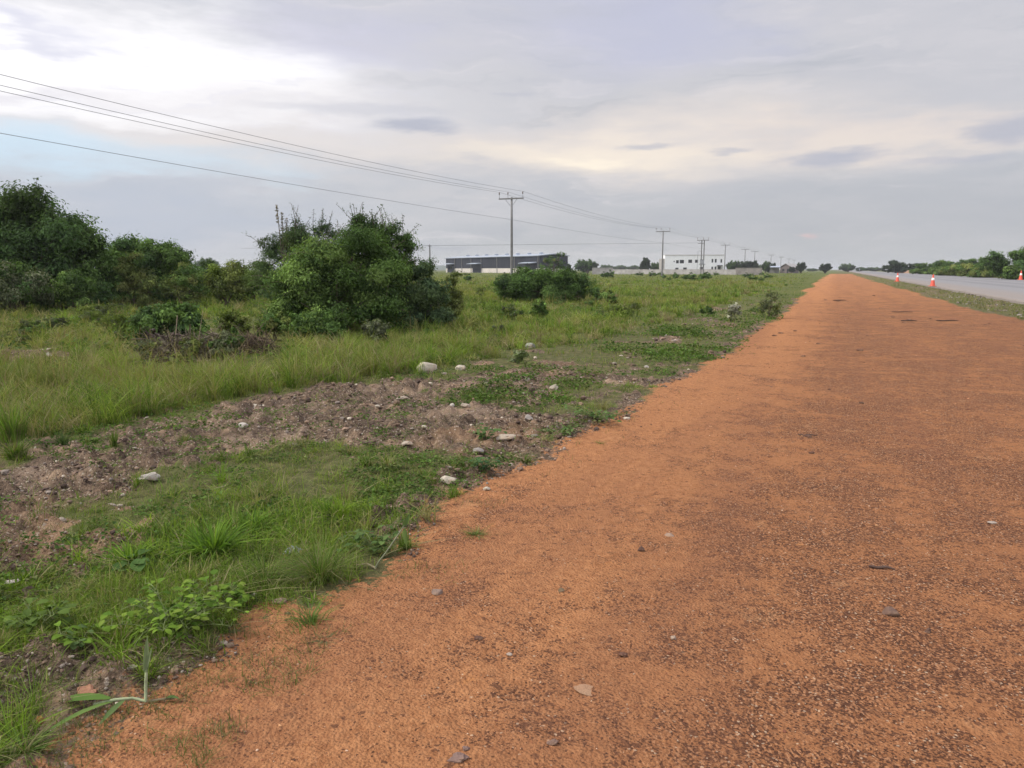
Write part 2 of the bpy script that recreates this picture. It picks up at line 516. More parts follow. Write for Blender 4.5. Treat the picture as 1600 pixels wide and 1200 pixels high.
# ------------------------------------------------------------------ layout of the ground
_el = [(60, 1260), (100, 1205), (200, 1122), (290, 1058), (350, 1005), (420, 955), (500, 930), (560, 903), (635, 862), (652, 838),
       (692, 792), (760, 746), (845, 716), (872, 704), (948, 652), (982, 640), (1032, 606), (1100, 570), (1147, 550), (1163, 527),
       (1206, 497), (1244, 467), (1269, 449)]
EDGE_L = np.array([gp(*p)[:2] for p in _el])
EDGE_L = np.vstack([[-2.5, -60], [-2.5, 0.5], EDGE_L, [-2.4, 120], [-2.5, 6000]])
EDGE_L = EDGE_L[np.argsort(EDGE_L[:, 1])]

def verge_left(y):
    return np.interp(y, EDGE_L[:, 1], EDGE_L[:, 0])
def verge_right(y):
    return np.interp(y, [-60, 25, 52, 105, 6000], [5.75, 5.75, 5.1, 4.7, 4.7])
def verge_sd(x, y):
    ml = (fbm(x * 0.05 + 3, y * 0.13, 33) - 0.5) * 1.5 * sstep(14, 45, y)
    wob = ml + (fbm(x * 1.7, y * 1.7, 31) - 0.5) * 0.42 + (fbm(x * 7, y * 7, 32, 3) - 0.5) * 0.20
    return np.minimum(np.minimum(x - verge_left(y), verge_right(y) - x), 305 - y) + wob

pxpoly = lambda L: np.array([gp(*p)[:2] for p in L])
SOIL_A = pxpoly([(-150, 760), (0, 722), (60, 702), (180, 690), (285, 650), (390, 626), (540, 604), (640, 600), (740, 628), (890, 640),
                 (925, 662), (860, 706), (770, 742), (700, 715), (560, 706), (450, 702), (330, 722), (235, 762), (245, 792),
                 (150, 832), (105, 885), (60, 925), (-60, 955), (-200, 950)])
SOIL_B = pxpoly([(560, 800), (600, 780), (650, 768), (690, 742), (770, 742), (700, 795), (655, 845), (620, 838), (590, 822)])
SOIL_C = pxpoly([(120, 1050), (150, 1030), (250, 1042), (310, 1052), (250, 1100), (150, 1135), (90, 1150), (70, 1100)])
SOIL_D = pxpoly([(620, 600), (740, 575), (860, 560), (990, 580), (1000, 610), (930, 640), (760, 632)])
SOIL_E = pxpoly([(0, 548), (60, 551), (140, 546), (135, 556), (60, 562), (0, 566)])
LUSH = pxpoly([(70, 930), (180, 840), (290, 790), (430, 760), (560, 775), (640, 800), (640, 845), (560, 895), (430, 935), (360, 990),
               (230, 1040), (130, 1020), (90, 1080), (60, 1180), (-80, 1200), (-80, 960), (20, 950)])
_tl = [(-260, 735), (0, 690), (130, 664), (250, 642), (390, 614), (520, 598), (640, 586), (760, 562), (880, 540), (980, 517),
       (1080, 490), (1160, 468), (1225, 447), (1262, 435)]
TALL = np.vstack([pxpoly(_tl), [[-5, 260], [-5, 1200], [-1500, 1200], [-1500, -20], [-16, -20]]])

CLEAR2 = pxpoly([(-60, 544), (150, 541), (160, 572), (90, 582), (-60, 584)])
CLEAR = pxpoly([(185, 515), (330, 500), (450, 500), (455, 556), (440, 585), (200, 590)])
def soil_mask(x, y):
    r = np.hypot(x, y)
    out = np.zeros(x.shape)
    k = r < 45
    X, Y = x[k], y[k]
    n = (fbm(X * 1.3, Y * 1.3, 51) - 0.5) * 1.1 + (fbm(X * 5, Y * 5, 52) - 0.5) * 0.7
    s = np.zeros(X.shape)
    for P, wd, amp, mx in ((SOIL_A, 0.35, 1.35, 1.0), (SOIL_B, 0.16, 0.45, 1.0), (SOIL_C, 0.14, 0.35, 1.0), (SOIL_D, 0.6, 2.6, 0.85), (SOIL_E, 0.5, 0.4, 1.0)):
        s = np.maximum(s, mx * sstep(-wd, wd, poly_sd(X, Y, P) + n * amp - (0.35 if P is SOIL_D else 0.02 if P is SOIL_A else 0)))
    # small bare spots all over the low growth near the track
    sp = sstep(0.60, 0.72, fbm(X * 1.1 + 40, Y * 1.1, 77)) * 0.8
    tall = poly_sd(X, Y, TALL)
    s = np.maximum(s, sp * sstep(0.6, -0.4, tall))
    vk = verge_sd(X, Y)
    s = np.maximum(s, 0.8 * sstep(-0.55, -0.12, vk) * sstep(0.44, 0.56, fbm(X * 1.5, Y * 1.5, 101)))
    out[k] = s
    return out

def gh(x, y):
    """ground height"""
    x = np.asarray(x, float); y = np.asarray(y, float)
    vs = verge_sd(x, y)
    v = sstep(-0.15, 0.15, vs)
    s = soil_mask(x, y)
    h = (fbm(x * 0.16, y * 0.16, 5) - 0.5) * 0.26 * sstep(-3.2, -8, x)
    h = h + (1 - v) * (fbm(x * 1.1, y * 1.1, 9) - 0.5) * 0.07
    cl = fbm(x * 5.6, y * 5.6, 11, 3)
    h = h + (1 - v) * s * (np.abs(cl - 0.5) * 0.36 * (0.3 + 1.3 * fbm(x * 0.9, y * 0.9, 16)) - 0.03 + (fbm(x * 11, y * 11, 12, 2) - 0.5) * 0.06)
    h = h + v * ((fbm(x * 1.4, y * 1.4, 14) - 0.5) * 0.035 + (fbm(x * 8, y * 8, 15, 3) - 0.5) * 0.022)
    # strip between track and road climbs to the shoulder, the road lies on a low bank
    rr = verge_right(y)
    up = sstep(0, 1, (x - rr) / np.maximum(7.2 - rr, 0.3)) * 0.13
    h = h + np.where(x > rr, up + (fbm(x * 2.2, y * 2.2, 21) - 0.5) * 0.10 * sstep(0, 0.3, x - rr) * sstep(7.6, 7.2, x), 0)
    h = np.where((x > 7.55) & (x < 22.6), -0.1, h)
    h = np.where(x >= 22.6, 0.24 * sstep(31, 24, x) + (fbm(x * 0.5, y * 0.5, 23) - 0.5) * 0.12, h)
    return h

def build_ground():
    # one polar sheet around the viewpoint, fine where one stands and coarse far away
    r = 0.35 * np.exp(np.arange(0, 1030) * 0.0095)
    r = np.concatenate([r, [9000.0]])
    fine = np.arange(-44, 44.01, 0.22)
    coarse = np.arange(48, 312.1, 4.0)
    a = np.radians(np.concatenate([fine, coarse]))       # clockwise from the view direction
    A = a - YAW
    X = r[:, None] * np.sin(A)[None]; Y = r[:, None] * np.cos(A)[None]
    nr, na = X.shape
    x, y = X.ravel(), Y.ravel()
    z = gh(x, y)
    vs = verge_sd(x, y)
    v = sstep(-0.36, 0.36, vs)
    s = soil_mask(x, y)
    # rubble and soil on the strip beside the road
    strip = (x > verge_right(y) - 0.2) & (x < 7.6)
    s = np.where(strip, 0.42 + 0.7 * (fbm(x * 1.5, y * 0.8, 91) - 0.5) + 0.25 * sstep(30, 12, y), s)
    sand = sstep(1.9, 0.2, np.abs(x - verge_left(y) - 0.4)) * (0.55 + 0.6 * fbm(x * 0.5, y * 0.25, 61))
    sand = sand + 0.45 * sstep(20, 60, y)
    V = np.stack([x, y, z], 1)
    V = np.vstack([V, [[0, 0, 0]]])
    fld = np.maximum(sstep(-0.3, 1.2, poly_sd(x, y, TALL)), sstep(23, 24, x)); fld = np.maximum(fld, sstep(25, 60, y) * (x < 0))
    cols = np.vstack([np.stack([v, s, np.clip(sand, 0, 1), fld], 1), [[1, 0, 0, 0]]])
    i = np.arange(nr - 1)[:, None] * na; j = np.arange(na)[None]; jn = (j + 1) % na
    Q = np.stack([i + j, i + na + j, i + na + jn, i + jn], -1).reshape(-1, 4)
    jj = np.arange(na)
    cap = np.stack([np.full(na, nr * na), jj, (jj + 1) % na], -1)
    fv = cols[Q, 0].mean(1) > 0.5
    def sub(name, Qs, Ts):
        ids = np.unique(np.concatenate([Qs.ravel(), Ts.ravel()]) if len(Ts) else Qs.ravel())
        mp = np.zeros(len(V), np.int64); mp[ids] = np.arange(len(ids))
        return np_obj(name, V[ids], [mp[Qs]] + ([mp[Ts]] if len(Ts) else []), M_EARTH, None, cols[ids], True)
    tag(sub('ground', Q[~fv], np.zeros((0, 3), int)), 'grassy and earthy ground beside the red track', 'ground', kind='structure')
    tag(sub('dirt_track', Q[fv], cap), 'wide red laterite track running beside the road', 'dirt track', kind='structure')
build_ground()

# road on its low bank
def road_material():
    m = bpy.data.materials.new('asphalt'); m.use_nodes = True
    T = m.node_tree; p = T.nodes['Principled BSDF']
    P = nd(T, 'ShaderNodeNewGeometry').outputs['Position']
    sx = nd(T, 'ShaderNodeSeparateXYZ'); T.links.new(P, sx.inputs[0])
    n = noise_(T, P, 40, 5, 0.7); n2 = noise_(T, vmath(T, 'MULTIPLY', P, (1.2, 0.05, 1)), 1.0, 5, 0.6)
    c = mixc(T, mapr(T, n, 0.3, 0.7), (0.170, 0.164, 0.162, 1), (0.245, 0.236, 0.232, 1))
    # worn wheel lanes run along the road, and a dusty brown shoulder on the near side
    for x0, w_, a_ in ((12.2, 1.0, 0.45), (14.6, 0.9, 0.4), (17.6, 1.0, 0.4), (20.0, 0.8, 0.3)):
        d = math_(T, 'ABSOLUTE', math_(T, 'SUBTRACT', sx.outputs[0], x0))
        c = mixc(T, mapr(T, d, w_, 0.1, 0, a_), c, (0.115, 0.112, 0.118, 1))
    c = mixc(T, mapr(T, math_(T, 'ADD', sx.outputs[0], math_(T, 'MULTIPLY', n2, 1.4)), 11.2, 9.0, 0, 0.75), c, (0.235, 0.195, 0.165, 1))
    c = mixc(T, mapr(T, n2, 0.55, 0.75, 0, 0.4), c, (0.29, 0.27, 0.25, 1))
    T.links.new(c, p.inputs['Base Color']); p.inputs['Roughness'].default_value = 0.9
    p.inputs['Specular IOR Level'].default_value = 0.3
    b = nd(T, 'ShaderNodeBump'); b.inputs['Strength'].default_value = 0.3; b.inputs['Distance'].default_value = 0.01
    T.links.new(n, b.inputs['Height']); T.links.new(b.outputs[0], p.inputs['Normal'])
    return m
M_ROAD = road_material()
def road_z(x):
    return 0.30 + 0.10 * (1 - abs((x - 15.2) / 7.8))
def build_road():
    ys = np.concatenate([np.arange(-40, 60, 0.35), 60 * np.exp(np.arange(0, 300) * 0.0158)])
    ed = (fbm(ys * 1.3, ys * 0, 41) - 0.5) * 0.34
    xs0 = np.array([7.36, 7.40, 7.46, 9, 11, 13, 15.2, 17.5, 20, 22.9, 23.0, 23.05])
    zs = np.array([-0.05, 0.24, 0.30, 0, 0, 0, 0, 0, 0, 0.30, 0.28, -0.05])
    X = np.repeat(xs0[None], len(ys), 0); X[:, :3] += ed[:, None]; X[:, 9:] -= ed[:, None] * 0.6
    Z = np.repeat(zs[None], len(ys), 0)
    for k in range(3, 9): Z[:, k] = 0.30 + 0.10 * (1 - np.abs((X[:, k] - 15.2) / 7.8))
    Z[:, 1] += (fbm(ys * 3, ys * 0, 42) - 0.5) * 0.06
    Yv = np.repeat(ys[:, None], len(xs0), 1); n = len(xs0)
    i = np.arange(len(ys) - 1)[:, None] * n; j = np.arange(n - 1)[None]
    Q = np.stack([i + j, i + j + 1, i + n + j + 1, i + n + j], -1).reshape(-1, 4)
    o = np_obj('road', np.stack([X, Yv, Z], -1).reshape(-1, 3), [Q], M_ROAD, None, None, False)
    tag(o, 'pale worn asphalt road on a low bank', 'road', kind='structure')
build_road()

# ------------------------------------------------------------------ grass and gravel generators
def blades(P, h, wd, lean, az, col, tipcol=None, profile=(1.0, 0.85, 0.55), seed=0):
    """curved tapering blades: 7 vertices each"""
    N = len(P)
    r2 = np.random.default_rng(seed)
    fa = az + r2.normal(0, 0.9, N) + math.pi / 2
    dx = np.stack([np.cos(az), np.sin(az), np.zeros(N)], 1)
    sx = np.stack([np.cos(fa), np.sin(fa), np.zeros(N)], 1)
    V = np.zeros((N, 7, 3)); Cc = np.zeros((N, 7, 3))
    tipcol = col if tipcol is None else tipcol
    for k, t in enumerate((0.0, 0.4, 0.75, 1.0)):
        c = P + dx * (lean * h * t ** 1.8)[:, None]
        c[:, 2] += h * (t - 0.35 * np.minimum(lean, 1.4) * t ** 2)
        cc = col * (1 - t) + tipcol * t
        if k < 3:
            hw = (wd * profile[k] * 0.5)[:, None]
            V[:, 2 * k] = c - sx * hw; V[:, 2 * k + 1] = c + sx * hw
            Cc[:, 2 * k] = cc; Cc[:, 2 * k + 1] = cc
        else:
            V[:, 6] = c; Cc[:, 6] = cc
    b = np.arange(N)[:, None] * 7
    Q = np.concatenate([b + np.array([[0, 1, 3, 2]]), b + np.array([[2, 3, 5, 4]])])
    Tt = b + np.array([[4, 5, 6]])
    return V.reshape(-1, 3), Q, Tt, Cc.reshape(-1, 3)

def polar_points(n, r0, r1, a0=-44, a1=44, seed=0, power=2.0):
    g = np.random.default_rng(seed)
    u = g.random(n)
    if power == 2.0: r = 1 / (u / r0 + (1 - u) / r1)
    elif power == 1.0: r = r0 * (r1 / r0) ** u
    else:
        k = 1 - power; r = (r0 ** k + u * (r1 ** k - r0 ** k)) ** (1 / k)
    a = np.radians(g.uniform(a0, a1, n)) - YAW
    return r * np.sin(a), r * np.cos(a), r, g

def emit_blades(name, label, x, y, h, wd, lean, col, tip, g, prof=(1.0, 0.85, 0.55), m=None):
    P = np.stack([x, y, gh(x, y) - 0.01], 1)
    V, Q, Tt, cc = blades(P, h, wd, lean, g.uniform(0, 2 * np.pi, len(x)), col, tip, prof)
    o = np_obj(name, V, [Q, Tt], m or M_GRASS, None, np.clip(cc, 0, 1), False)
    return tag(o, label, 'grass', kind='stuff')

def pick(g, n, cols, p=None):
    cols = np.asarray(cols, float)
    c = cols[g.choice(len(cols), n, p=p)]
    return c * g.normal(1, 0.16, (n, 1)).clip(0.55, 1.5)

GREEN = [(0.120, 0.185, 0.028), (0.092, 0.145, 0.026), (0.170, 0.218, 0.040), (0.210, 0.212, 0.062), (0.142, 0.208, 0.028)]
def build_tall_grass():
    for k, (n, r0, r1, pw) in enumerate(((330000, 6.5, 60, 2.0), (190000, 38, 420, 1.75))):
        x, y, r, g = polar_points(n, r0, r1, seed=100 + k, power=pw)
        ok = (x < -2.4) & (poly_sd(x, y, TALL) + (fbm(x * 0.9, y * 0.9, 71) - 0.5) * 2.0 > 0)
        ok &= g.random(n) < 0.12 + 1.0 * sstep(0.3, 0.68, fbm(x * 1.5, y * 1.5, 72))
        ok &= soil_mask(x, y) < 0.55
        x, y, r = x[ok], y[ok], r[ok]; n = len(x)
        patch = fbm(x * 0.22, y * 0.22, 73); p2 = fbm(x * 0.9, y * 0.9, 74)
        h = (0.06 + 0.36 * patch + 0.50 * sstep(0.35, 0.75, p2)) * g.uniform(0.45, 1.15, n) * 0.66
        h *= 0.45 + 0.55 * sstep(0, 2.5, poly_sd(x, y, TALL))
        h *= 1 - 0.80 * sstep(-0.6, 0.2, np.maximum(poly_sd(x, y, CLEAR), poly_sd(x, y, CLEAR2)))
        wd = np.maximum(0.0055, r * 0.00062) * g.uniform(0.7, 1.4, n)
        col = pick(g, n, GREEN)
        yel = sstep(0.44, 0.66, fbm(x * 0.09 + 9, y * 0.09, 75))[:, None]
        col = col * (1 - 0.5 * yel) + 0.5 * yel * np.array([[0.215, 0.21, 0.05]])
        dark = sstep(0.52, 0.68, fbm(x * 0.16 - 5, y * 0.16, 76))[:, None]
        col = col * (1 - 0.35 * dark * np.array([[1.0, 0.75, 0.9]]))
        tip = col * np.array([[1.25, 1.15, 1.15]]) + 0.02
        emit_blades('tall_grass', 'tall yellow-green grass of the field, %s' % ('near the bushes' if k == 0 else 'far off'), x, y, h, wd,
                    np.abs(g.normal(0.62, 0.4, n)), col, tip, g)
    # tussocks
    cx, cy, r, g = polar_points(9000, 7, 110, seed=125, power=1.85)
    ok = (cx < -2.6) & (poly_sd(cx, cy, TALL) > -0.2) & (soil_mask(cx, cy) < 0.5) & (poly_sd(cx, cy, CLEAR) < 0)
    cx, cy, r = cx[ok], cy[ok], r[ok]; m_ = len(cx); k = 30
    rad = g.uniform(0.06, 0.26, m_) * (0.8 + r / 60); ang = g.uniform(0, 2 * np.pi, (m_, k)); rr = np.abs(g.normal(0, 0.55, (m_, k))) * rad[:, None]
    x = (cx[:, None] + rr * np.cos(ang)).ravel(); y = (cy[:, None] + rr * np.sin(ang)).ravel(); n = len(x)
    hh = np.repeat(g.uniform(0.12, 0.58, m_) * (0.4 + 1.1 * fbm(cx * 0.3, cy * 0.3, 79)), k) * g.uniform(0.4, 1.15, n)
    cc = np.repeat(pick(g, m_, GREEN + [(0.21, 0.19, 0.08), (0.22, 0.185, 0.10)]), k, 0) * g.normal(1.05, .15, (n, 1))
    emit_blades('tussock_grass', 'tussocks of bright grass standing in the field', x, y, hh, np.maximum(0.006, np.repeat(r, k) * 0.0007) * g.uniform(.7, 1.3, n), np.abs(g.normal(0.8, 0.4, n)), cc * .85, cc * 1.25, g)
    # seed heads above the grass
    x, y, r, g = polar_points(18000, 8, 120, seed=130, power=1.9)
    ok = (x < -3) & (poly_sd(x, y, TALL) > 0.5) & (g.random(len(x)) < sstep(0.42, 0.62, fbm(x * 0.2, y * 0.2, 78)))
    x, y, r = x[ok], y[ok], r[ok]; n = len(x)
    h = g.uniform(0.25, 0.62, n)
    col = pick(g, n, [(0.18, 0.18, 0.055), (0.21, 0.19, 0.08), (0.18, 0.135, 0.07)])
    emit_blades('seed_grass', 'straw coloured seeding grass stalks in the field', x, y, h, np.maximum(0.006, r * 0.0005),
                np.abs(g.normal(0.55, 0.35, n)), col, col * 1.15, g, (0.4, 0.4, 1.1))

def build_low_grass():
    # short growth between field and track
    x, y, r, g = polar_points(330000, 1.7, 90, seed=140, power=1.9)
    vs = verge_sd(x, y); sm = soil_mask(x, y)
    dens = sstep(0.0, -0.25, vs) * (1 - 0.95 * sstep(0.2, 0.6, sm)) * (0.22 + 1.2 * sstep(0.36, 0.66, fbm(x * 2.0, y * 2.0, 81)))
    dens *= np.where(x < 0, 1, 0)
    ok = g.random(len(x)) < dens
    ok &= poly_sd(x, y, TALL) < 1.5
    x, y, r = x[ok], y[ok], r[ok]; n = len(x)
    h = (0.035 + 0.10 * fbm(x * 1.6, y * 1.6, 82)) * g.uniform(0.5, 1.5, n) * (0.8 + 0.8 * sstep(8, 25, r))
    wd = np.maximum(0.0035, r * 0.00065) * g.uniform(0.7, 1.5, n)
    col = pick(g, n, [(0.110, 0.170, 0.026), (0.145, 0.205, 0.032), (0.180, 0.190, 0.055), (0.25, 0.22, 0.10)], (0.33, 0.28, 0.23, 0.16))
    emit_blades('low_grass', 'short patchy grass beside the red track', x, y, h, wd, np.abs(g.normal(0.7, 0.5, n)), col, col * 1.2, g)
    # lush foreground patch
    x, y, r, g = polar_points(230000, 1.7, 9.5, seed=150, power=1.7)
    d = poly_sd(x, y, LUSH) + (fbm(x * 2.5, y * 2.5, 83) - 0.5) * 0.7
    ok = (d > 0) & (verge_sd(x, y) < -0.02) & (g.random(len(x)) < 0.5 + 0.5 * sstep(0.4, 0.6, fbm(x * 2.2, y * 2.2, 84)))
    x, y, r, d = x[ok], y[ok], r[ok], d[ok]; n = len(x)
    h = (0.06 + 0.15 * fbm(x * 2, y * 2, 85)) * g.uniform(0.5, 1.3, n) * sstep(-0.1, 0.5, d)
    col = pick(g, n, [(0.125, 0.200, 0.024), (0.165, 0.240, 0.030), (0.095, 0.155, 0.024), (0.24, 0.215, 0.09)], (0.33, 0.28, 0.23, 0.16))
    emit_blades('meadow_grass', 'lush green grass patch in the foreground', x, y, h, g.uniform(0.003, 0.008, n), np.abs(g.normal(0.75, 0.45, n)),
                col, col * 1.15, g)
    # tangled clumps of different grasses
    cx, cy, r, g = polar_points(2600, 1.7, 11, seed=152, power=1.6)
    d = poly_sd(cx, cy, LUSH) + (fbm(cx * 2.5, cy * 2.5, 83) - 0.5) * 0.9
    ok = ((d > -0.05) | ((soil_mask(cx, cy) < 0.7) & (g.random(len(cx)) < 0.5))) & (verge_sd(cx, cy) < 0.04) & (poly_sd(cx, cy, TALL) < 0.5) & (cx < 0)
    cx, cy = cx[ok], cy[ok]; m_ = len(cx); k = 46
    rad = g.uniform(0.03, 0.13, m_); ang = g.uniform(0, 2 * np.pi, (m_, k)); rr = np.abs(g.normal(0, 0.6, (m_, k))) * rad[:, None]
    x = (cx[:, None] + rr * np.cos(ang)).ravel(); y = (cy[:, None] + rr * np.sin(ang)).ravel(); n = len(x)
    hh = np.repeat(g.uniform(0.05, 0.20, m_), k) * g.uniform(0.35, 1.2, n); wd = np.repeat(g.choice([0.0028, 0.004, 0.007], m_, p=[.45, .35, .2]), k) * g.uniform(.7, 1.3, n)
    cc = np.repeat(pick(g, m_, [(0.125, 0.200, 0.024), (0.17, 0.245, 0.03), (0.095, 0.150, 0.026), (0.23, 0.21, 0.09)], (0.34, 0.26, 0.24, 0.16)), k, 0) * g.normal(1, .15, (n, 1))
    dead = g.random(n) < 0.10; cc[dead] = np.array([0.27, 0.23, 0.12]); ln = np.abs(g.normal(0.85, 0.5, n)); ln[dead] *= 1.7
    emit_blades('mixed_grass', 'tangled mixed grass clumps beside the red track', x, y, hh, wd, ln, cc, cc * 1.18, g)
    # sparse blades on bare soil and creeping onto the track
    x, y, r, g = polar_points(90000, 1.7, 40, seed=155, power=1.9)
    sm = soil_mask(x, y); vs = verge_sd(x, y)
    ok = (x < 0) & (((sm > 0.4) & (vs < 0) & (g.random(len(x)) < 0.95 * sstep(0.42, 0.60, fbm(x * 2.6, y * 2.6, 86)))) |
                    ((vs > -0.1) & (vs < 0.45) & (g.random(len(x)) < 0.9 * sstep(0.50, 0.66, fbm(x * 3.5, y * 3.5, 87)))))
    x, y, r = x[ok], y[ok], r[ok]; n = len(x)
    col = pick(g, n, [(0.10, 0.13, 0.035), (0.15, 0.14, 0.06)])
    emit_blades('sparse_grass', 'thin grass blades scattered over the bare soil', x, y, g.uniform(0.02, 0.08, n), np.maximum(0.003, r * 0.0006),
                np.abs(g.normal(0.8, 0.5, n)), col, col * 1.2, g)
    # strip beside the road and the far side of the road
    x, y, r, g = polar_points(420000, 6, 260, 0, 44, seed=160, power=1.9)
    rr = verge_right(y)
    wob = (fbm(x * 1.4, y * 0.7, 88) - 0.5) * 0.6
    a = (x > rr + 0.05 + wob) & (x < 7.15) & (g.random(len(x)) < 0.3 + 1.1 * sstep(0.36, 0.54, fbm(x * 1.5, y * 0.6, 89)))
    b = (x > 23.3) & (x < 60) & (g.random(len(x)) < 0.9)
    ok = a | b
    x, y, r = x[ok], y[ok], r[ok]; n = len(x)
    far = x > 20
    h = np.where(far, g.uniform(0.12, 0.45, n) * sstep(23, 26, x) + 0.05, g.uniform(0.03, 0.16, n))
    col = pick(g, n, [(0.10, 0.135, 0.03), (0.15, 0.16, 0.05), (0.17, 0.165, 0.07), (0.20, 0.18, 0.09)])
    for nm, lb, k in (('roadside_grass', 'thin grass on the rubble strip beside the road', ~far), ('far_roadside_grass', 'grass along the far side of the road', far)):
        emit_blades(nm, lb, x[k], y[k], h[k], np.maximum(0.004, r[k] * 0.00065), np.abs(g.normal(0.5, 0.4, k.sum())), col[k], col[k] * 1.2, g)
build_tall_grass()
build_low_grass()

def leaves(P, Nrm, Tan, size, asp, col):
    """small creased leaves: 4 vertices, 2 triangles"""
    N = len(P)
    Nrm = Nrm / (np.linalg.norm(Nrm, axis=1)[:, None] + 1e-9)
    Tn = Tan - Nrm * (Tan * Nrm).sum(1)[:, None]
    Tn /= np.linalg.norm(Tn, axis=1)[:, None] + 1e-9
    S = np.cross(Nrm, Tn)
    L = size[:, None]; W = (size * asp)[:, None]
    V = np.stack([P - Tn * L * 0.5, P - S * W * 0.5 + Nrm * L * 0.10, P + Tn * L * 0.5 - Nrm * L * 0.08, P + S * W * 0.5 + Nrm * L * 0.10], 1)
    b = np.arange(N)[:, None] * 4
    F = np.concatenate([b + np.array([[0, 1, 2]]), b + np.array([[0, 2, 3]])])
    return V.reshape(-1, 3), F, np.repeat(col, 4, 0)

def build_weeds(name='low_weeds', np_=21000, r1=70, seed=170, pw=1.75, szm=1.0, dn=0.75):
    # small broad-leaved weeds spread through the low growth
    x, y, r, g = polar_points(np_, 1.7, r1, seed=seed, power=pw)
    vs = verge_sd(x, y); sm = soil_mask(x, y)
    td = poly_sd(x, y, TALL)
    ok = (x < -0.5) & (vs < -0.05) & (g.random(len(x)) < (dn - 0.45 * dn * sstep(0.3, 0.7, sm)) * sstep(0.40, 0.60, fbm(x * 0.8, y * 0.8, 95))) & ((td < 3) | (fbm(x * 0.35, y * 0.35, 99) > 0.5)) & ((name != 'verge_weeds') | ((vs > -2.4) & (r > 9)))
    x, y, r = x[ok], y[ok], r[ok]; n = len(x)
    k = 26
    sc = szm * g.uniform(0.04, 0.15, n) * (0.7 + 0.6 * sstep(6, 20, r) + 1.1 * sstep(0.5, 3, td[ok]))
    base = np.stack([x, y, gh(x, y)], 1)
    off = g.normal(0, 1, (n, k, 3)) * np.array([1, 1, 0.35]); off[..., 2] = np.abs(off[..., 2]) + 0.15
    P = base[:, None] + off * sc[:, None, None] * 0.75
    nr = g.normal(0, 0.5, (n, k, 3)) + np.array([0, 0, 1.0])
    tn = off * np.array([1, 1, 0.2]) + g.normal(0, 0.3, (n, k, 3))
    cc = pick(g, n, [(0.075, 0.130, 0.024), (0.100, 0.160, 0.034), (0.060, 0.105, 0.024), (0.13, 0.155, 0.05)])
    col = (cc[:, None] * g.normal(1, 0.18, (n, k, 1)).clip(0.6, 1.5)).reshape(-1, 3)
    sz = (sc[:, None] * g.uniform(0.25, 0.5, (n, k))).ravel()
    V, F, c = leaves(P.reshape(-1, 3), nr.reshape(-1, 3), tn.reshape(-1, 3), sz, 0.6, col)
    tag(np_obj(name, V, [F], M_LEAF, None, c), 'small broad-leaved weeds in the short growth by the track' if name == 'low_weeds' else 'weedy fringe running along the left edge of the track' if name == 'verge_weeds' else 'creeping small-leaved weeds in the foreground', 'weeds', kind='stuff')
build_weeds()
build_weeds('creeping_weeds', 9000, 9, 171, 1.5, 0.62, 0.95)
build_weeds('verge_weeds', 30000, 140, 172, 1.5, 1.25, 1.1)

ICO = bmesh.new(); bmesh.ops.create_icosphere(ICO, subdivisions=1, radius=1.0)
ICO_V = np.array([v.co[:] for v in ICO.verts]); ICO_F = np.array([[v.index for v in f.verts] for f in ICO.faces]); ICO.free()
def pebbles(name, label, cat, x, y, size, col, g, sink=0.25):
    n = len(x); k = len(ICO_V)
    s = size[:, None] * g.uniform(0.55, 1.25, (n, 3)) * np.array([[1, 1, 0.62]])
    v = ICO_V[None] * s[:, None] * g.uniform(0.75, 1.2, (n, k, 1))
    a = g.uniform(0, 2 * np.pi, n); ca, sa = np.cos(a)[:, None], np.sin(a)[:, None]
    vx = v[..., 0] * ca - v[..., 1] * sa; vy = v[..., 0] * sa + v[..., 1] * ca
    P = np.stack([x, y, gh(x, y) + size * (0.5 - sink)], 1)
    V = np.stack([vx, vy, v[..., 2]], -1) + P[:, None]
    F = (np.arange(n)[:, None, None] * k + ICO_F[None]).reshape(-1, 3)
    tag(np_obj(name, V.reshape(-1, 3), [F], M_PEBBLE, None, np.repeat(col, k, 0).clip(0, 1)), label, cat, kind='stuff')

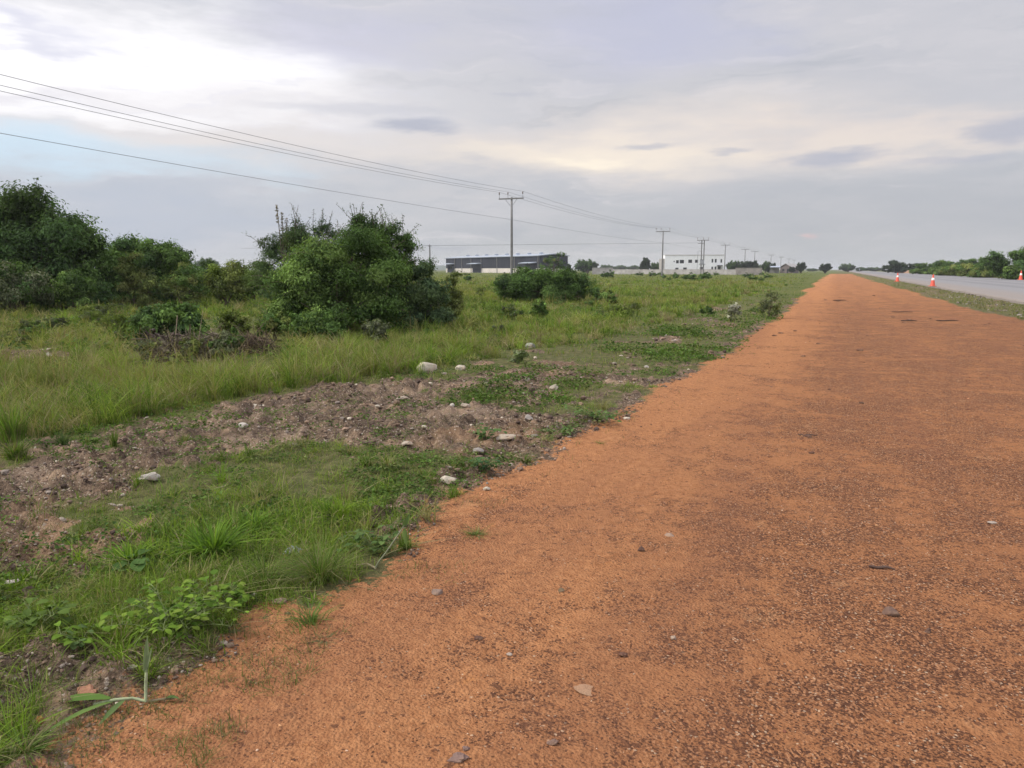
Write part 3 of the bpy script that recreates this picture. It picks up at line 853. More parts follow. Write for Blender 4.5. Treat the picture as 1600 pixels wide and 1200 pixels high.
def build_gravel():
    x, y, r, g = polar_points(62000, 1.6, 30, seed=180, power=1.9)
    vs = verge_sd(x, y)
    dn = 0.15 + 0.9 * sstep(0.40, 0.64, fbm(x * 1.1, y * 1.1, 96)) * (0.45 + 0.55 * sstep(-1.6, 0.5, x))
    ok = (vs > -0.05) & (x < 6.2) & (g.random(len(x)) < dn)
    x, y, r = x[ok], y[ok], r[ok]; n = len(x)
    sz = np.minimum(np.maximum(0.0016, r * 0.0005) * np.exp(g.normal(0, 0.45, n)), 0.016)
    col = pick(g, n, [(0.26, 0.10, 0.05), (0.16, 0.06, 0.035), (0.42, 0.20, 0.10), (0.58, 0.40, 0.27), (0.08, 0.045, 0.035), (0.5, 0.27, 0.13)],
               (0.33, 0.29, 0.16, 0.03, 0.13, 0.06))
    pebbles('track_gravel', 'fine rusty gravel strewn over the red track', 'gravel', x, y, sz, col, g)
    # clods and chips on the bare soil
    x, y, r, g = polar_points(170000, 1.7, 28, seed=190, power=1.8)
    ok = (x < 0) & (verge_sd(x, y) < 0.1) & (soil_mask(x, y) > 0.35) & (g.random(len(x)) < 0.15 + 0.9 * sstep(0.4, 0.62, fbm(x * 1.3, y * 1.3, 97)))
    x, y, r = x[ok], y[ok], r[ok]; n = len(x)
    sz = np.minimum(np.maximum(0.004, r * 0.0011) * np.exp(g.normal(0, 0.6, n)), 0.055)
    col = pick(g, n, [(0.17, 0.115, 0.08), (0.09, 0.06, 0.045), (0.26, 0.175, 0.12), (0.48, 0.41, 0.32), (0.25, 0.205, 0.165)], (0.36, 0.27, 0.20, 0.05, 0.12))
    pebbles('soil_clods', 'crumbly brown clods on the bare soil', 'soil clods', x, y, sz, col, g)
    # rubble on the strip by the road
    x, y, r, g = polar_points(120000, 7, 60, 12, 44, seed=195, power=1.8)
    ok = (x > verge_right(y) + 0.1) & (x < 7.3) & (g.random(len(x)) < 0.38 * sstep(0.38, 0.6, fbm(x * 1.2, y * 0.6, 98)))
    x, y, r = x[ok], y[ok], r[ok]; n = len(x)
    sz = np.minimum(np.maximum(0.007, r * 0.0009) * np.exp(g.normal(0, 0.55, n)), 0.08)
    col = pick(g, n, [(0.24, 0.20, 0.16), (0.17, 0.135, 0.105), (0.33, 0.29, 0.24), (0.10, 0.08, 0.07)])
    pebbles('road_rubble', 'grey rubble along the broken edge of the road', 'rubble', x, y, sz, col, g)
build_gravel()

# ------------------------------------------------------------------ buildings, walls
M_WHITE = mat('white_render', (0.80, 0.80, 0.80), 0.8, 0, 0.05, 0.5)
M_GREYWALL = mat('block_wall', (0.34, 0.32, 0.30), 0.9, 0, 0.22, 0.6, 0.3)
M_PALEWALL = mat('pale_block_wall', (0.40, 0.35, 0.30), 0.9, 0, 0.25, 0.4, 0.3)
M_NAVY = mat('navy_cladding', (0.011, 0.014, 0.025), 0.85, 0, 0.10, 0.3)
M_ROOF = mat('grey_sheet_roof', (0.36, 0.40, 0.46), 0.5, 0.2, 0.08, 0.2)
M_DARK = mat('dark_opening', (0.02, 0.022, 0.026), 0.3, 0, 0.3, 2)
M_PLINTH = mat('cream_plinth', (0.55, 0.50, 0.45), 0.85, 0, 0.08, 0.3)
M_STEEL = mat('galvanised_steel', (0.30, 0.31, 0.33), 0.55, 0.4, 0.12, 3)
M_POLE = mat('weathered_pole', (0.17, 0.165, 0.16), 0.8, 0, 0.2, 3, 0.2)
M_CERAMIC = mat('insulator_ceramic', (0.16, 0.12, 0.10), 0.35, 0, 0.1, 5)
M_WIRE = mat('aluminium_wire', (0.19, 0.19, 0.20), 0.6, 0.3, 0.1, 1)
M_BROWNROOF = mat('brown_roof', (0.16, 0.13, 0.12), 0.9, 0, 0.15, 0.5)
M_CREAM = mat('cream_wall', (0.42, 0.36, 0.30), 0.9, 0, 0.12, 0.5)

def frame_at(p0, p1):
    """rotation about z so that local +x runs p0 -> p1"""
    d = np.asarray(p1) - np.asarray(p0)
    return math.atan2(d[1], d[0]), math.hypot(d[0], d[1])

def warehouse():
    a = base_at(697, 400); b = base_at(843, 322)
    rz, L = frame_at(a, b)
    t = thing('warehouse', 'long navy-clad warehouse with grey sheet roof behind the grass field', 'warehouse', a, rz)
    H = 7.2; D = 10.0
    for D in np.arange(10, 90, 0.5):
        q = b + np.array([-math.sin(rz), math.cos(rz), 0]) * D
        if 800 + FPX / math.cos(PITCH) * float(np.dot(q, _cr)) / float(np.dot(q, _fh)) > 886: break
    D = float(D)
    bm = bmesh.new()
    box(bm, 0, L, 0, D, 2.1, H)
    # cladding ribs
    for i in range(int(L / 2)):
        box(bm, i * 2 + 0.9, i * 2 + 1.0, -0.06, 0.0, 2.1, H - 0.05)
    bm_obj('wall', bm, M_NAVY, t)
    bm = bmesh.new(); box(bm, 0.0, L, -0.05, D, -0.3, 2.1); bm_obj('plinth', bm, M_PLINTH, t)
    bm = bmesh.new()
    vs = []
    for x in (-0.5, L + 0.5):
        vs.append([bm.verts.new((x, y, z)) for y, z in ((-0.7, H), (D / 2, H + 0.75), (D + 0.7, H), (D + 0.7, H + 0.35), (D / 2, H + 1.1), (-0.7, H + 0.35))])
    for i in range(6): bm.faces.new([vs[0][i], vs[0][(i + 1) % 6], vs[1][(i + 1) % 6], vs[1][i]])
    bm.faces.new(vs[0][::-1]); bm.faces.new(vs[1])
    rf = bm_obj('roof', bm, M_ROOF, t)
    for k in range(8):
        bm = bmesh.new(); x = L * (0.12 + k * 0.11); box(bm, x - 0.7, x + 0.7, D / 2 - 0.8, D / 2 + 0.8, H + 0.95, H + 1.75, None, 0.15)
        bm_obj('roof_vent', bm, M_ROOF, rf)
    for f in (0.115, 0.205, 0.315, 0.43, 0.60, 0.775, 0.99):
        bm = bmesh.new(); box(bm, L * f - 0.13, L * f + 0.13, -0.30, -0.062, 0, H - 0.02); bm_obj('downpipe', bm, M_POLE, t)
    for f0, f1 in ((0.02, 0.105), (0.33, 0.425), (0.87, 0.97)):
        x0, x1 = L * f0, L * f1
        bm = bmesh.new(); box(bm, x0, x1, -0.12, -0.052, 0, 4.0)
        for q in range(1, 9): box(bm, x0 + 0.1, x1 - 0.1, -0.16, -0.122, q * 0.42, q * 0.42 + 0.08)
        bm_obj('roller_door', bm, M_NAVY, t)
        bm = bmesh.new()
        v = [bm.verts.new(p) for x in (x0 - 0.6, x1 + 0.6) for p in ((x, -0.064, 4.75), (x, -3.2, 4.3), (x, -3.2, 4.15), (x, -0.064, 4.2))]
        for q in ((0, 1, 5, 4), (1, 2, 6, 5), (2, 3, 7, 6), (3, 0, 4, 7), (0, 3, 2, 1), (4, 5, 6, 7)): bm.faces.new([v[i] for i in q])
        bm_obj('door_canopy', bm, M_ROOF, t)
warehouse()

def white_building():
    a = base_at(1038.5, 291); b = base_at(1132, 294)
    rz, L = frame_at(a, b)
    t = thing('two_storey_building', 'white flat-roofed two-storey building with small dark windows', 'building', a, rz)
    s = L / 93.5
    H = 6.95; D = 13.0
    px = lambda z10: ((1020 + z10 / 10) - 1038.5) * s
    zz = lambda y10: 1.62 + (421 - (360 + y10 / 10)) * 295 / FPX
    wins = [(322, 340, 482, 505), (360, 405, 474, 522), (418, 486, 470, 522), (552, 612, 466, 516), (656, 706, 468, 514), (735, 800, 464, 516),
            (915, 942, 456, 510), (964, 994, 456, 510), (1052, 1080, 460, 512),
            (352, 404, 585, 634), (476, 534, 582, 634), (735, 800, 574, 634), (915, 942, 570, 634), (966, 994, 570, 634)]
    # front wall with real openings: grid of panels
    xs = sorted({0.0, L} | {px(v) for w_ in wins for v in w_[:2]})
    zs = sorted({-0.3, H} | {max(0.4, zz(v)) for w_ in wins for v in w_[2:]})
    bm = bmesh.new()
    vv = {}
    def V(x, z):
        k = (round(x, 4), round(z, 4))
        if k not in vv: vv[k] = bm.verts.new((x, 0, z))
        return vv[k]
    for i in range(len(xs) - 1):
        for j in range(len(zs) - 1):
            cx, cz = (xs[i] + xs[i + 1]) / 2, (zs[j] + zs[j + 1]) / 2
            if any(px(w_[0]) < cx < px(w_[1]) and max(.4, zz(w_[3])) < cz < max(.4, zz(w_[2])) for w_ in wins): continue
            bm.faces.new([V(xs[i], zs[j]), V(xs[i + 1], zs[j]), V(xs[i + 1], zs[j + 1]), V(xs[i], zs[j + 1])])
    r = bmesh.ops.extrude_face_region(bm, geom=list(bm.faces))
    for v in [g for g in r['geom'] if isinstance(g, bmesh.types.BMVert)]: v.co.y += 0.3
    box(bm, 0, 0.3, 0.302, D, -0.3, H); box(bm, L - 0.3, L, 0.302, D, -0.3, H); box(bm, 0.302, L - 0.302, D - 0.3, D, -0.3, H)
    bm_obj('wall', bm, M_WHITE, t)
    bm = bmesh.new(); box(bm, 0.303, L - 0.303, 0.303, D - 0.303, H - 1.0, H - 0.8); bm_obj('roof', bm, M_GREYWALL, t)
    bm = bmesh.new(); box(bm, -0.08, L + 0.08, -0.08, 0.0, H - 0.14, H + 0.02); bm_obj('parapet_coping', bm, M_PALEWALL, t)
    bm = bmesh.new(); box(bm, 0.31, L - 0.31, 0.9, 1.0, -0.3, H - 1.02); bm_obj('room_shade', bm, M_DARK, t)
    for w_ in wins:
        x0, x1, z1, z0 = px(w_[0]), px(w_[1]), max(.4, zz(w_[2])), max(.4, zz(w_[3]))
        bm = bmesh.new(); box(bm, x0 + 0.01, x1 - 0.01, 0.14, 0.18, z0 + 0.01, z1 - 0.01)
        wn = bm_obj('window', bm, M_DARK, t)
        bm = bmesh.new()
        for q in ((x0 + .01, x0 + .08, z0 + .01, z1 - .01), (x1 - .08, x1 - .01, z0 + .01, z1 - .01), (x0 + .082, x1 - .082, z0 + .01, z0 + .07), (x0 + .082, x1 - .082, z1 - .07, z1 - .01)):
            box(bm, q[0], q[1], 0.10, 0.138, q[2], q[3])
        bm_obj('window_frame', bm, M_STEEL, wn)
    bm = bmesh.new(); box(bm, px(1000), px(1075), -1.8, -0.002, zz(560), zz(548)); box(bm, px(1004), px(1008), -1.75, -1.6, -0.3, zz(560) - 0.002)
    box(bm, px(1066), px(1070), -1.75, -1.6, -0.3, zz(560) - 0.002); bm_obj('porch', bm, M_DARK, t)
    bm = bmesh.new(); box(bm, px(1012), px(1060), -0.05, -0.004, -0.3, zz(565)); bm_obj('door', bm, M_DARK, t)
    bm = bmesh.new(); box(bm, -1.0, -0.004, 0.6, D - 1, -0.3, 5.6); bm_obj('side_wall_shade', bm, M_GREYWALL, t)  # grey block standing in for the left side wall seen in shade
white_building()

def block_wall(name, label, p0, p1, h, m, thick=0.2, posts=True, cap=True, group=None):
    rz, L = frame_at(p0, p1)
    t = thing(name, label, 'wall', p0, rz, group)
    bm = bmesh.new(); box(bm, 0, L, 0, thick, -0.3, h)
    n = max(2, int(L / 4) + 1)
    if posts:
        for i in range(n):
            x = L * i / (n - 1); box(bm, x - 0.15, x + 0.15, -0.06, -0.001, -0.3, h + 0.05)
    bm_obj('wall_panel', bm, m, t)
    if cap:
        bm = bmesh.new(); box(bm, -0.05, L + 0.05, -0.08, thick + 0.05, h + 0.052, h + 0.14); bm_obj('wall_coping', bm, m, t)
block_wall('boundary_wall', 'long low grey block wall in front of the white building', base_at(955, 272), base_at(1149, 246), 1.55, M_GREYWALL)
block_wall('boundary_wall', 'short stretch of grey block wall near the domed tree', base_at(926, 262), base_at(957, 262), 2.1, M_GREYWALL)
block_wall('boundary_wall', 'pale unrendered block wall right of the white building, ending in the field', base_at(1150, 236), base_at(1190, 242), 1.95, M_PALEWALL)

def gable_house():
    a = base_at(1219, 352); b = base_at(1236, 350)
    rz, L = frame_at(a, b)
    t = thing('gable_house', 'small brown-roofed gabled house among the far poles', 'house', a, rz)
    D = 8.0; H = 2.5
    bm = bmesh.new(); box(bm, 0, L, 0, D, -0.3, H)
    v = [bm.verts.new(p) for p in ((0, 0, H), (L, 0, H), (L / 2, 0, H + 1.5), (0, D, H), (L, D, H), (L / 2, D, H + 1.5))]
    bm.faces.new(v[:3]); bm.faces.new(v[3:]); bm_obj('wall', bm, M_BROWNROOF, t)
    bm = bmesh.new()
    for sx_ in (-1, 1):
        e = L / 2 - sx_ * (L / 2 + 0.5)
        q = [bm.verts.new(p) for p in ((L / 2, -0.4, H + 1.56), (e, -0.4, H - 0.12), (e, D + 0.4, H - 0.12), (L / 2, D + 0.4, H + 1.56),
                                       (L / 2, -0.4, H + 1.7), (e, -0.4, H + 0.02), (e, D + 0.4, H + 0.02), (L / 2, D + 0.4, H + 1.7))]
        for f in ((0, 1, 2, 3), (4, 7, 6, 5), (0, 4, 5, 1), (1, 5, 6, 2), (2, 6, 7, 3), (3, 7, 4, 0)): bm.faces.new([q[i] for i in f])
    bm_obj('roof', bm, M_GREYWALL, t)
    bm = bmesh.new(); box(bm, L * 0.62, L * 0.76, -0.05, -0.003, 0, 1.9); bm_obj('door', bm, M_DARK, t)
    bm = bmesh.new(); box(bm, L * 0.2, L * 0.4, -0.05, -0.003, 0.9, 1.8); bm_obj('window', bm, M_DARK, t)
gable_house()

def open_shed(label, pa, pb, dist, h, m_roof):
    a = base_at(pa, dist); b = base_at(pb, dist)
    rz, L = frame_at(a, b)
    t = thing('open_shed', label, 'shed', a, rz)
    D = 4.0
    bm = bmesh.new()
    v = [bm.verts.new(p) for x in (-0.3, L + 0.3) for p in ((x, -0.4, h), (x, D, h + 0.5), (x, D, h + 0.62), (x, -0.4, h + 0.14))]
    for q in ((0, 1, 5, 4), (1, 2, 6, 5), (2, 3, 7, 6), (3, 0, 4, 7), (0, 3, 2, 1), (4, 5, 6, 7)): bm.faces.new([v[i] for i in q])
    bm_obj('roof', bm, m_roof, t)
    for x in np.linspace(0.1, L - 0.1, max(2, int(L / 2.5) + 1)):
        for y in (0, D - 0.3):
            bm = bmesh.new(); box(bm, x - 0.07, x + 0.07, y, y + 0.14, -0.2, h - 0.01 + (0.45 if y else 0)); bm_obj('post', bm, M_POLE, t)
    bm = bmesh.new(); box(bm, 0.2, L - 0.2, D - 0.1, D, -0.2, h + 0.2); bm_obj('back_wall', bm, M_GREYWALL, t)
open_shed('pale-roofed open shed between the far trees and the gabled house', 1201, 1218, 335, 2.4, M_ROOF)
open_shed('white-roofed roadside shed beyond the earth heaps', 1393.5, 1405.5, 340, 2.05, M_WHITE)

# ------------------------------------------------------------------ power line
def zhit(px, py, z):
    d = ray(px, py); t = (z - CAMZ) / d[2]
    return np.array([d[0] * t, d[1] * t, z])
P1 = zhit(799.5, 310.5, 10.0)
XL = P1[0]
def on_line(px):
    d = ray(px, 421); return np.array([XL, XL * d[1] / d[0], 0.0])
H_ARM = 10.0
def build_pole(label, loc, group='poles of the roadside power line'):
    t = thing('power_pole', label, 'utility pole', loc, 0, group)
    V, F = tube_np([(0, 0, -0.5), (0, 0, 3), (0, 0, 7), (0, 0, H_ARM + 0.18)], [0.17, 0.16, 0.14, 0.115], 10)
    np_obj('pole_shaft', V, [F, [[30 + i, 30 + (i + 1) % 10, 30 + (i + 2) % 10] for i in range(0, 8)]], M_POLE, t, None, True)
    bm = bmesh.new(); box(bm, -1.62, 1.62, -0.2, -0.12, H_ARM - 0.08, H_ARM + 0.08, None, 0.01); bm_obj('crossarm', bm, M_POLE, t)
    for s in (-1, 1):
        V, F = tube_np([(s * 0.12, -0.14, H_ARM - 0.82), (s * 0.5, -0.16, H_ARM - 0.4), (s * 0.72, -0.16, H_ARM - 0.09)], 0.03, 6)
        np_obj('arm_brace', V, [F], M_STEEL, t)
    for x in (-1.55, -0.42, 1.5):
        mb = MB(); mb.tube([(x, -0.16, H_ARM + 0.08), (x, -0.16, H_ARM + 0.55)], 0.028, 6)
        o = mb.obj('insulator_pin', M_STEEL, t)
        zs = [0.5, 0.54, 0.58, 0.62, 0.66, 0.70, 0.75, 0.80]; rs = [0.05, 0.085, 0.05, 0.085, 0.05, 0.08, 0.05, 0.03]
        V, F = tube_np([(x, -0.16, H_ARM + z) for z in zs], rs, 8)
        np_obj('insulator', V, [F], M_CERAMIC, o, None, True)
    bm = bmesh.new(); box(bm, -0.06, 0.06, -0.22, -0.145, 7.45, 7.65, None, 0.01); bm_obj('wire_bracket', bm, M_STEEL, t)
    return t
LINE = [799.5, 1034.5, 1132, 1163.2, 1178.3, 1204, 1219.5, 1232, 1240]
LBL = ['nearest tall power pole, standing in front of the warehouse', 'second power pole, in front of the left end of the white building',
       'power pole at the right end of the white building', 'power pole over the trees right of the white building',
       'power pole just right of the one over the trees', 'distant power pole left of the gabled house',
       'distant power pole directly in front of the gabled house', 'faint far power pole just right of the gabled house', 'faintest far power pole left of the round tree']
pos = [on_line(p) for p in LINE]
p0 = np.array([XL, P1[1] - (pos[1][1] - P1[1]) * 0.98, 0.0])
pole = build_pole(LBL[0], pos[0])
for k in range(1, len(pos)):
    dup(pole, pos[k], 0, LBL[k])
dup(pole, p0, 0, 'power pole beside the viewpoint, left of the picture')

# the double pole where a branch line leaves
hp = on_line(1097)
t = thing('double_pole', 'double power pole with stacked crossarms in front of the white building', 'utility pole', hp)
for x in (-0.35, 0.35):
    V, F = tube_np([(x, 0, -0.5), (x, 0, 5), (x, 0, H_ARM + 0.1)], [0.19, 0.17, 0.14], 8); np_obj('pole_shaft', V, [F], M_POLE, t, None, True)
for z, xa, xb in ((H_ARM, -1.75, 1.75), (H_ARM - 0.85, -1.45, 0.3)):
    bm = bmesh.new(); box(bm, xa, xb, -0.30, -0.2, z - 0.09, z + 0.09); bm_obj('crossarm', bm, M_POLE, t)
for x in (-1.6, 0.1, 1.6):
    V, F = tube_np([(x, -0.25, H_ARM + 0.092), (x, -0.25, H_ARM + 0.55), (x, -0.25, H_ARM + 0.8)], [0.03, 0.07, 0.05], 6); np_obj('insulator', V, [F], M_CERAMIC, t)
V, F = tube_np([(-0.36, -0.2, H_ARM - 0.9), (-0.9, -0.2, H_ARM - 0.4), (-1.3, -0.25, H_ARM - 0.08)], 0.035, 6); np_obj('arm_brace', V, [F], M_STEEL, t)
bm = bmesh.new(); box(bm, -0.9, 0.9, -0.55, -0.22, 3.0, 3.2); box(bm, -0.55, 0.55, -0.75, -0.22, 3.2, 4.3, None, 0.05); bm_obj('transformer', bm, M_STEEL, t)
V, F = tube_np([(-1.5, -0.1, 0), (-1.35, -0.1, 6.9), (-1.0, -0.1, 7.0), (-0.5, -0.1, 6.9)], 0.06, 6); np_obj('earth_pipe', V, [F], M_STEEL, t)

def wire(name, label, pts, sag, rad, group):
    mb = MB(); path = []
    for a, b in zip(pts[:-1], pts[1:]):
        a = np.asarray(a, float); b = np.asarray(b, float)
        L = np.linalg.norm(b - a); s = sag * (L / 87.0) ** 2
        for u in np.linspace(0, 1, 18)[:-1]:
            p = a * (1 - u) + b * u; p[2] -= 4 * s * u * (1 - u); path.append(p)
    path.append(np.asarray(pts[-1], float))
    V, F = tube_np(path, rad, 5); o = np_obj(name, V, [F], M_WIRE, None, None, True, loc=path[0])
    tag(o, label, 'power line', group)
allp = [p0] + sorted(pos + [hp], key=lambda p: p[1])
for x, lb in ((-1.55, 'power line wire on the far end of the crossarms'), (-0.42, 'middle power line wire on top of the crossarms'), (1.5, 'power line wire on the road side of the crossarms')):
    wire('power_wire', lb, [(p[0] + x, p[1] - 0.16, H_ARM + 0.80) for p in allp], 0.75, 0.014, 'wires of the roadside power line')
wire('lower_wire', 'single lower wire running below the three upper wires', [(p[0], p[1] - 0.22, 7.55 + (0.85 if p is p0 else 0)) for p in allp], 0.3, 0.014, 'wires of the roadside power line')

# branch line going left across the field
bp = base_at(672, 250)
t2 = thing('branch_pole', 'far single power pole left of the warehouse', 'utility pole', bp)
V, F = tube_np([(0, 0, -0.5), (0, 0, 4), (0, 0, 9.4)], [0.30, 0.26, 0.2], 8); np_obj('pole_shaft', V, [F], M_POLE, t2, None, True)
bm = bmesh.new(); box(bm, -0.08, 0.08, -1.0, 1.0, 9.0, 9.15); bm_obj('crossarm', bm, M_POLE, t2)
V, F = tube_np([(0, 0, 9.4), (0, 0, 9.7)], [0.07, 0.05], 6); np_obj('insulator', V, [F], M_CERAMIC, t2)
bl = base_at(380, 300)
for dy in (-0.9, 0.0, 0.9):
    wire('branch_wire', 'thin wire of the branch line crossing behind the warehouse roof', [(hp[0] - 1.4, hp[1] - 0.25 + dy * 0.2, H_ARM - 0.7), (bp[0], bp[1] + dy, 9.25), (bl[0], bl[1] + dy, 9.3)], 0.02, 0.022, 'branch line wires')

# ------------------------------------------------------------------ bushes and trees
BRIGHT = 1.32
def bush_meshes(w_, d_, h, lobes, n_leaf, leaf, cols, seed, twigs=0, clump=0.22, base_z=0.08, sprig=0.9, spread=1.0, feather=False, stems=6, flat=False):
    """foliage + branch arrays for a bush whose crown fills w_ x d_ x h (base at the origin)"""
    g = np.random.default_rng(seed); n_leaf = int(n_leaf * 1.45); leaf = leaf * 1.0
    # lobes: overlapping sub-crowns
    if isinstance(lobes, int):
        L = []
        for i in range(lobes):
            a = g.uniform(0, 2 * np.pi); rr = math.sqrt(g.uniform(0, 1)) * 0.62
            top = 1 - 0.55 * rr * rr
            zc = g.uniform(0.30, 0.72) * top
            L.append((rr * math.cos(a) * w_ / 2, rr * math.sin(a) * d_ / 2, zc * h, g.uniform(0.34, 0.56) * w_ / 2, g.uniform(0.34, 0.56) * d_ / 2, g.uniform(0.24, 0.36) * h))
        L.append((0, 0, 0.62 * h, 0.45 * w_ / 2, 0.45 * d_ / 2, 0.36 * h))
    else:
        L = [(x * w_ / 2, y * d_ / 2, z * h, rx * w_ / 2, ry * d_ / 2, rz * h) for (x, y, z, rx, ry, rz) in lobes]
    L = np.array(L)
    sub = []
    for l in L:
        ns = int(np.clip(14 * (l[3] * l[4] * l[5] / (w_ * d_ * h * 0.03)) ** 0.5, 6, 20))
        for _ in range(ns):
            u = g.normal(0, 1, 3); u /= np.linalg.norm(u); u[2] = u[2] * 0.85 + 0.12
            rr = g.uniform(0.24, 0.52) * (l[3] * l[4] * l[5]) ** (1 / 3) * np.array([g.uniform(.8, 1.4), g.uniform(.8, 1.4), g.uniform(.6, 1.05)])
            sub.append(np.concatenate([l[:3] + u * l[3:] * g.uniform(0.5, 1.08), rr, u]))
    sub = np.array(sub)
    sub[:, 2] = np.clip(sub[:, 2], 0, h - sub[:, 5] * 0.55)
    vol = (sub[:, 3] * sub[:, 4] * sub[:, 5]) ** (2 / 3); pv = vol / vol.sum()
    ncl = max(24, n_leaf // 36)
    li = g.choice(len(sub), ncl, p=pv)
    u = g.normal(0, 1, (ncl, 3)); u /= np.linalg.norm(u, axis=1)[:, None]
    cc = sub[li, :3] + u * sub[li, 3:6] * (g.uniform(0.1, 1, ncl) ** 0.5 * g.uniform(0.8, 1.25, ncl))[:, None]
    cc[:, 2] = np.maximum(cc[:, 2], base_z * h + 0.02)
    out = u * 0.7 + sub[li, 6:9] * 0.5
    csz = clump * (h * w_ * d_) ** (1 / 3) * g.uniform(0.18, 0.52, ncl)
    # colour: boughs of older, darker and younger, lighter leaf
    subc = BRIGHT * np.asarray(cols)[g.choice(len(cols), len(sub))] * g.normal(1, 0.20, (len(sub), 1)).clip(0.6, 1.45)
    colc = subc[li] * g.normal(1, 0.16, (ncl, 1)).clip(0.6, 1.5)
    k = n_leaf // ncl
    off = g.normal(0, 1, (ncl, k, 3)) * np.array([1, 1, 0.7])
    P = cc[:, None] + off * csz[:, None, None] * 0.55
    N_ = off * 0.5 + out[:, None] * 0.6 + np.array([0, 0, 0.7]) + g.normal(0, 0.45, (ncl, k, 3))
    Tn = off + g.normal(0, 0.6, (ncl, k, 3)) - np.array([0, 0, 0.3])
    P = P.reshape(-1, 3); P[:, 2] = np.maximum(P[:, 2], 0.02 + leaf * 0.3)
    sz = leaf * g.lognormal(0, 0.28, len(P))
    col = np.repeat(colc, k, 0) * g.normal(1, 0.17, (len(P), 1)).clip(0.5, 1.6)
    asp = 0.24 if feather else 0.52
    V, F, c = leaves(P, N_.reshape(-1, 3), Tn.reshape(-1, 3), sz, asp, col)
    lv = MB(); lv.add(V, F, c)
    br = MB()
    # stems and limbs
    for i in range(stems):
        l = L[i % len(L)]
        s0 = np.array([g.normal(0, 0.05) * w_, g.normal(0, 0.05) * d_, -0.1])
        e = l[:3] + g.normal(0, 0.12, 3) * l[3:]
        m = s0 * 0.5 + e * 0.5 + g.normal(0, 0.04, 3) * w_; m[2] = e[2] * 0.45
        tt = np.linspace(0, 1, 6)[:, None]
        pth = (1 - tt) ** 2 * s0 + 2 * tt * (1 - tt) * m + tt ** 2 * e
        r0 = 0.018 * h * g.uniform(0.7, 1.2)
        br.tube(pth, np.linspace(r0, r0 * 0.35, 6), 6)
        for q in range(3):
            j = g.integers(0, ncl); b0 = pth[g.integers(2, 6)]; e2 = cc[j]
            if np.linalg.norm(e2 - b0) > 0.7 * max(w_, d_, h): continue
            md = (b0 + e2) / 2 + g.normal(0, 0.03, 3) * h
            br.tube([b0, md, e2], [r0 * 0.4, r0 * 0.28, r0 * 0.12], 5)
    # leafy sprigs break the outline on every side
    for i in range(int(n_leaf / 520)):
        j = g.integers(0, ncl); dr = out[j] + np.array([0, 0, 0.45]) + g.normal(0, 0.35, 3); dr /= np.linalg.norm(dr)
        ln = min(g.uniform(0.07, 0.2) * (h * w_) ** 0.5, 0.5); b0 = cc[j]
        br.tube([b0, b0 + dr * ln * .6, b0 + dr * ln + np.array([0, 0, -.1 * ln])], [0.004 * h ** .5, 0.003 * h ** .5, 0.002 * h ** .5], 4)
        nl = 16; ts = g.uniform(0.1, 1.02, nl); sd_ = g.normal(0, 1, (nl, 3))
        V, F, c = leaves(b0 + dr * ln * ts[:, None] + sd_ * leaf * .5, g.normal(0, .6, (nl, 3)) + np.array([0, 0, 1]), sd_ + dr * .7, leaf * g.uniform(.6, 1.1, nl), asp,
                         colc[j] * g.normal(1.08, .15, (nl, 1)))
        lv.add(V, F, c)
    # shoots standing out of the crown with leaves along them
    if twigs:
        tops = np.argsort(-(cc[:, 2] + g.normal(0, 0.06 * h, ncl)))[: max(twigs * 4, 8)]
        for i in range(twigs):
            b0 = cc[g.choice(tops)] - np.array([0, 0, 0.05 * h]); ln = sprig * g.uniform(0.45, 1.0) * 0.3 * h
            dr = np.array([g.normal(0, 0.42), g.normal(0, 0.42), 1.0]) + np.array([b0[0] / w_, b0[1] / d_, 0]) * 1.0 * spread
            dr /= np.linalg.norm(dr)
            tt = np.linspace(0, 1, 5)[:, None]
            bend = np.array([g.normal(0, .15), g.normal(0, .15), 0])
            pth = b0 + dr * ln * tt + bend * ln * tt ** 2
            br.tube(pth, np.linspace(0.006 * h ** 0.5, 0.0025 * h ** 0.5, 5), 4)
            nl = int(14 * ln / (0.3 * h) * 1.6) + 6
            ts = g.uniform(0.15, 1.02, nl); PP = b0 + dr * ln * ts[:, None] + bend * ln * ts[:, None] ** 2
            sd_ = g.normal(0, 1, (nl, 3)); PP = PP + sd_ * leaf * 0.4
            V, F, c = leaves(PP, g.normal(0, 0.6, (nl, 3)) + np.array([0, 0, 1]), sd_ + dr * 0.6, leaf * g.uniform(0.6, 1.1, nl), asp,
                             np.repeat(np.asarray(cols)[[g.integers(len(cols))]], nl, 0) * g.normal(1, 0.15, (nl, 1)))
            lv.add(V, F, c)
    return lv, br

def bush(name, label, cat, loc, w_, d_, h, lobes, n_leaf, leaf, cols, seed, group=None, branch='branchwork', **kw):
    loc = np.array(loc, float); loc[2] = float(gh(np.array([loc[0]]), np.array([loc[1]]))[0]) if loc[2] == 0 else loc[2]
    t = thing(name, label, cat, loc, YAW, group)
    lv, br = bush_meshes(w_, d_, h, lobes, n_leaf, leaf, cols, seed, **kw)
    lv.obj('foliage', M_LEAF, t)
    if br.n: br.obj(branch, M_BARK, t, True)
    return t

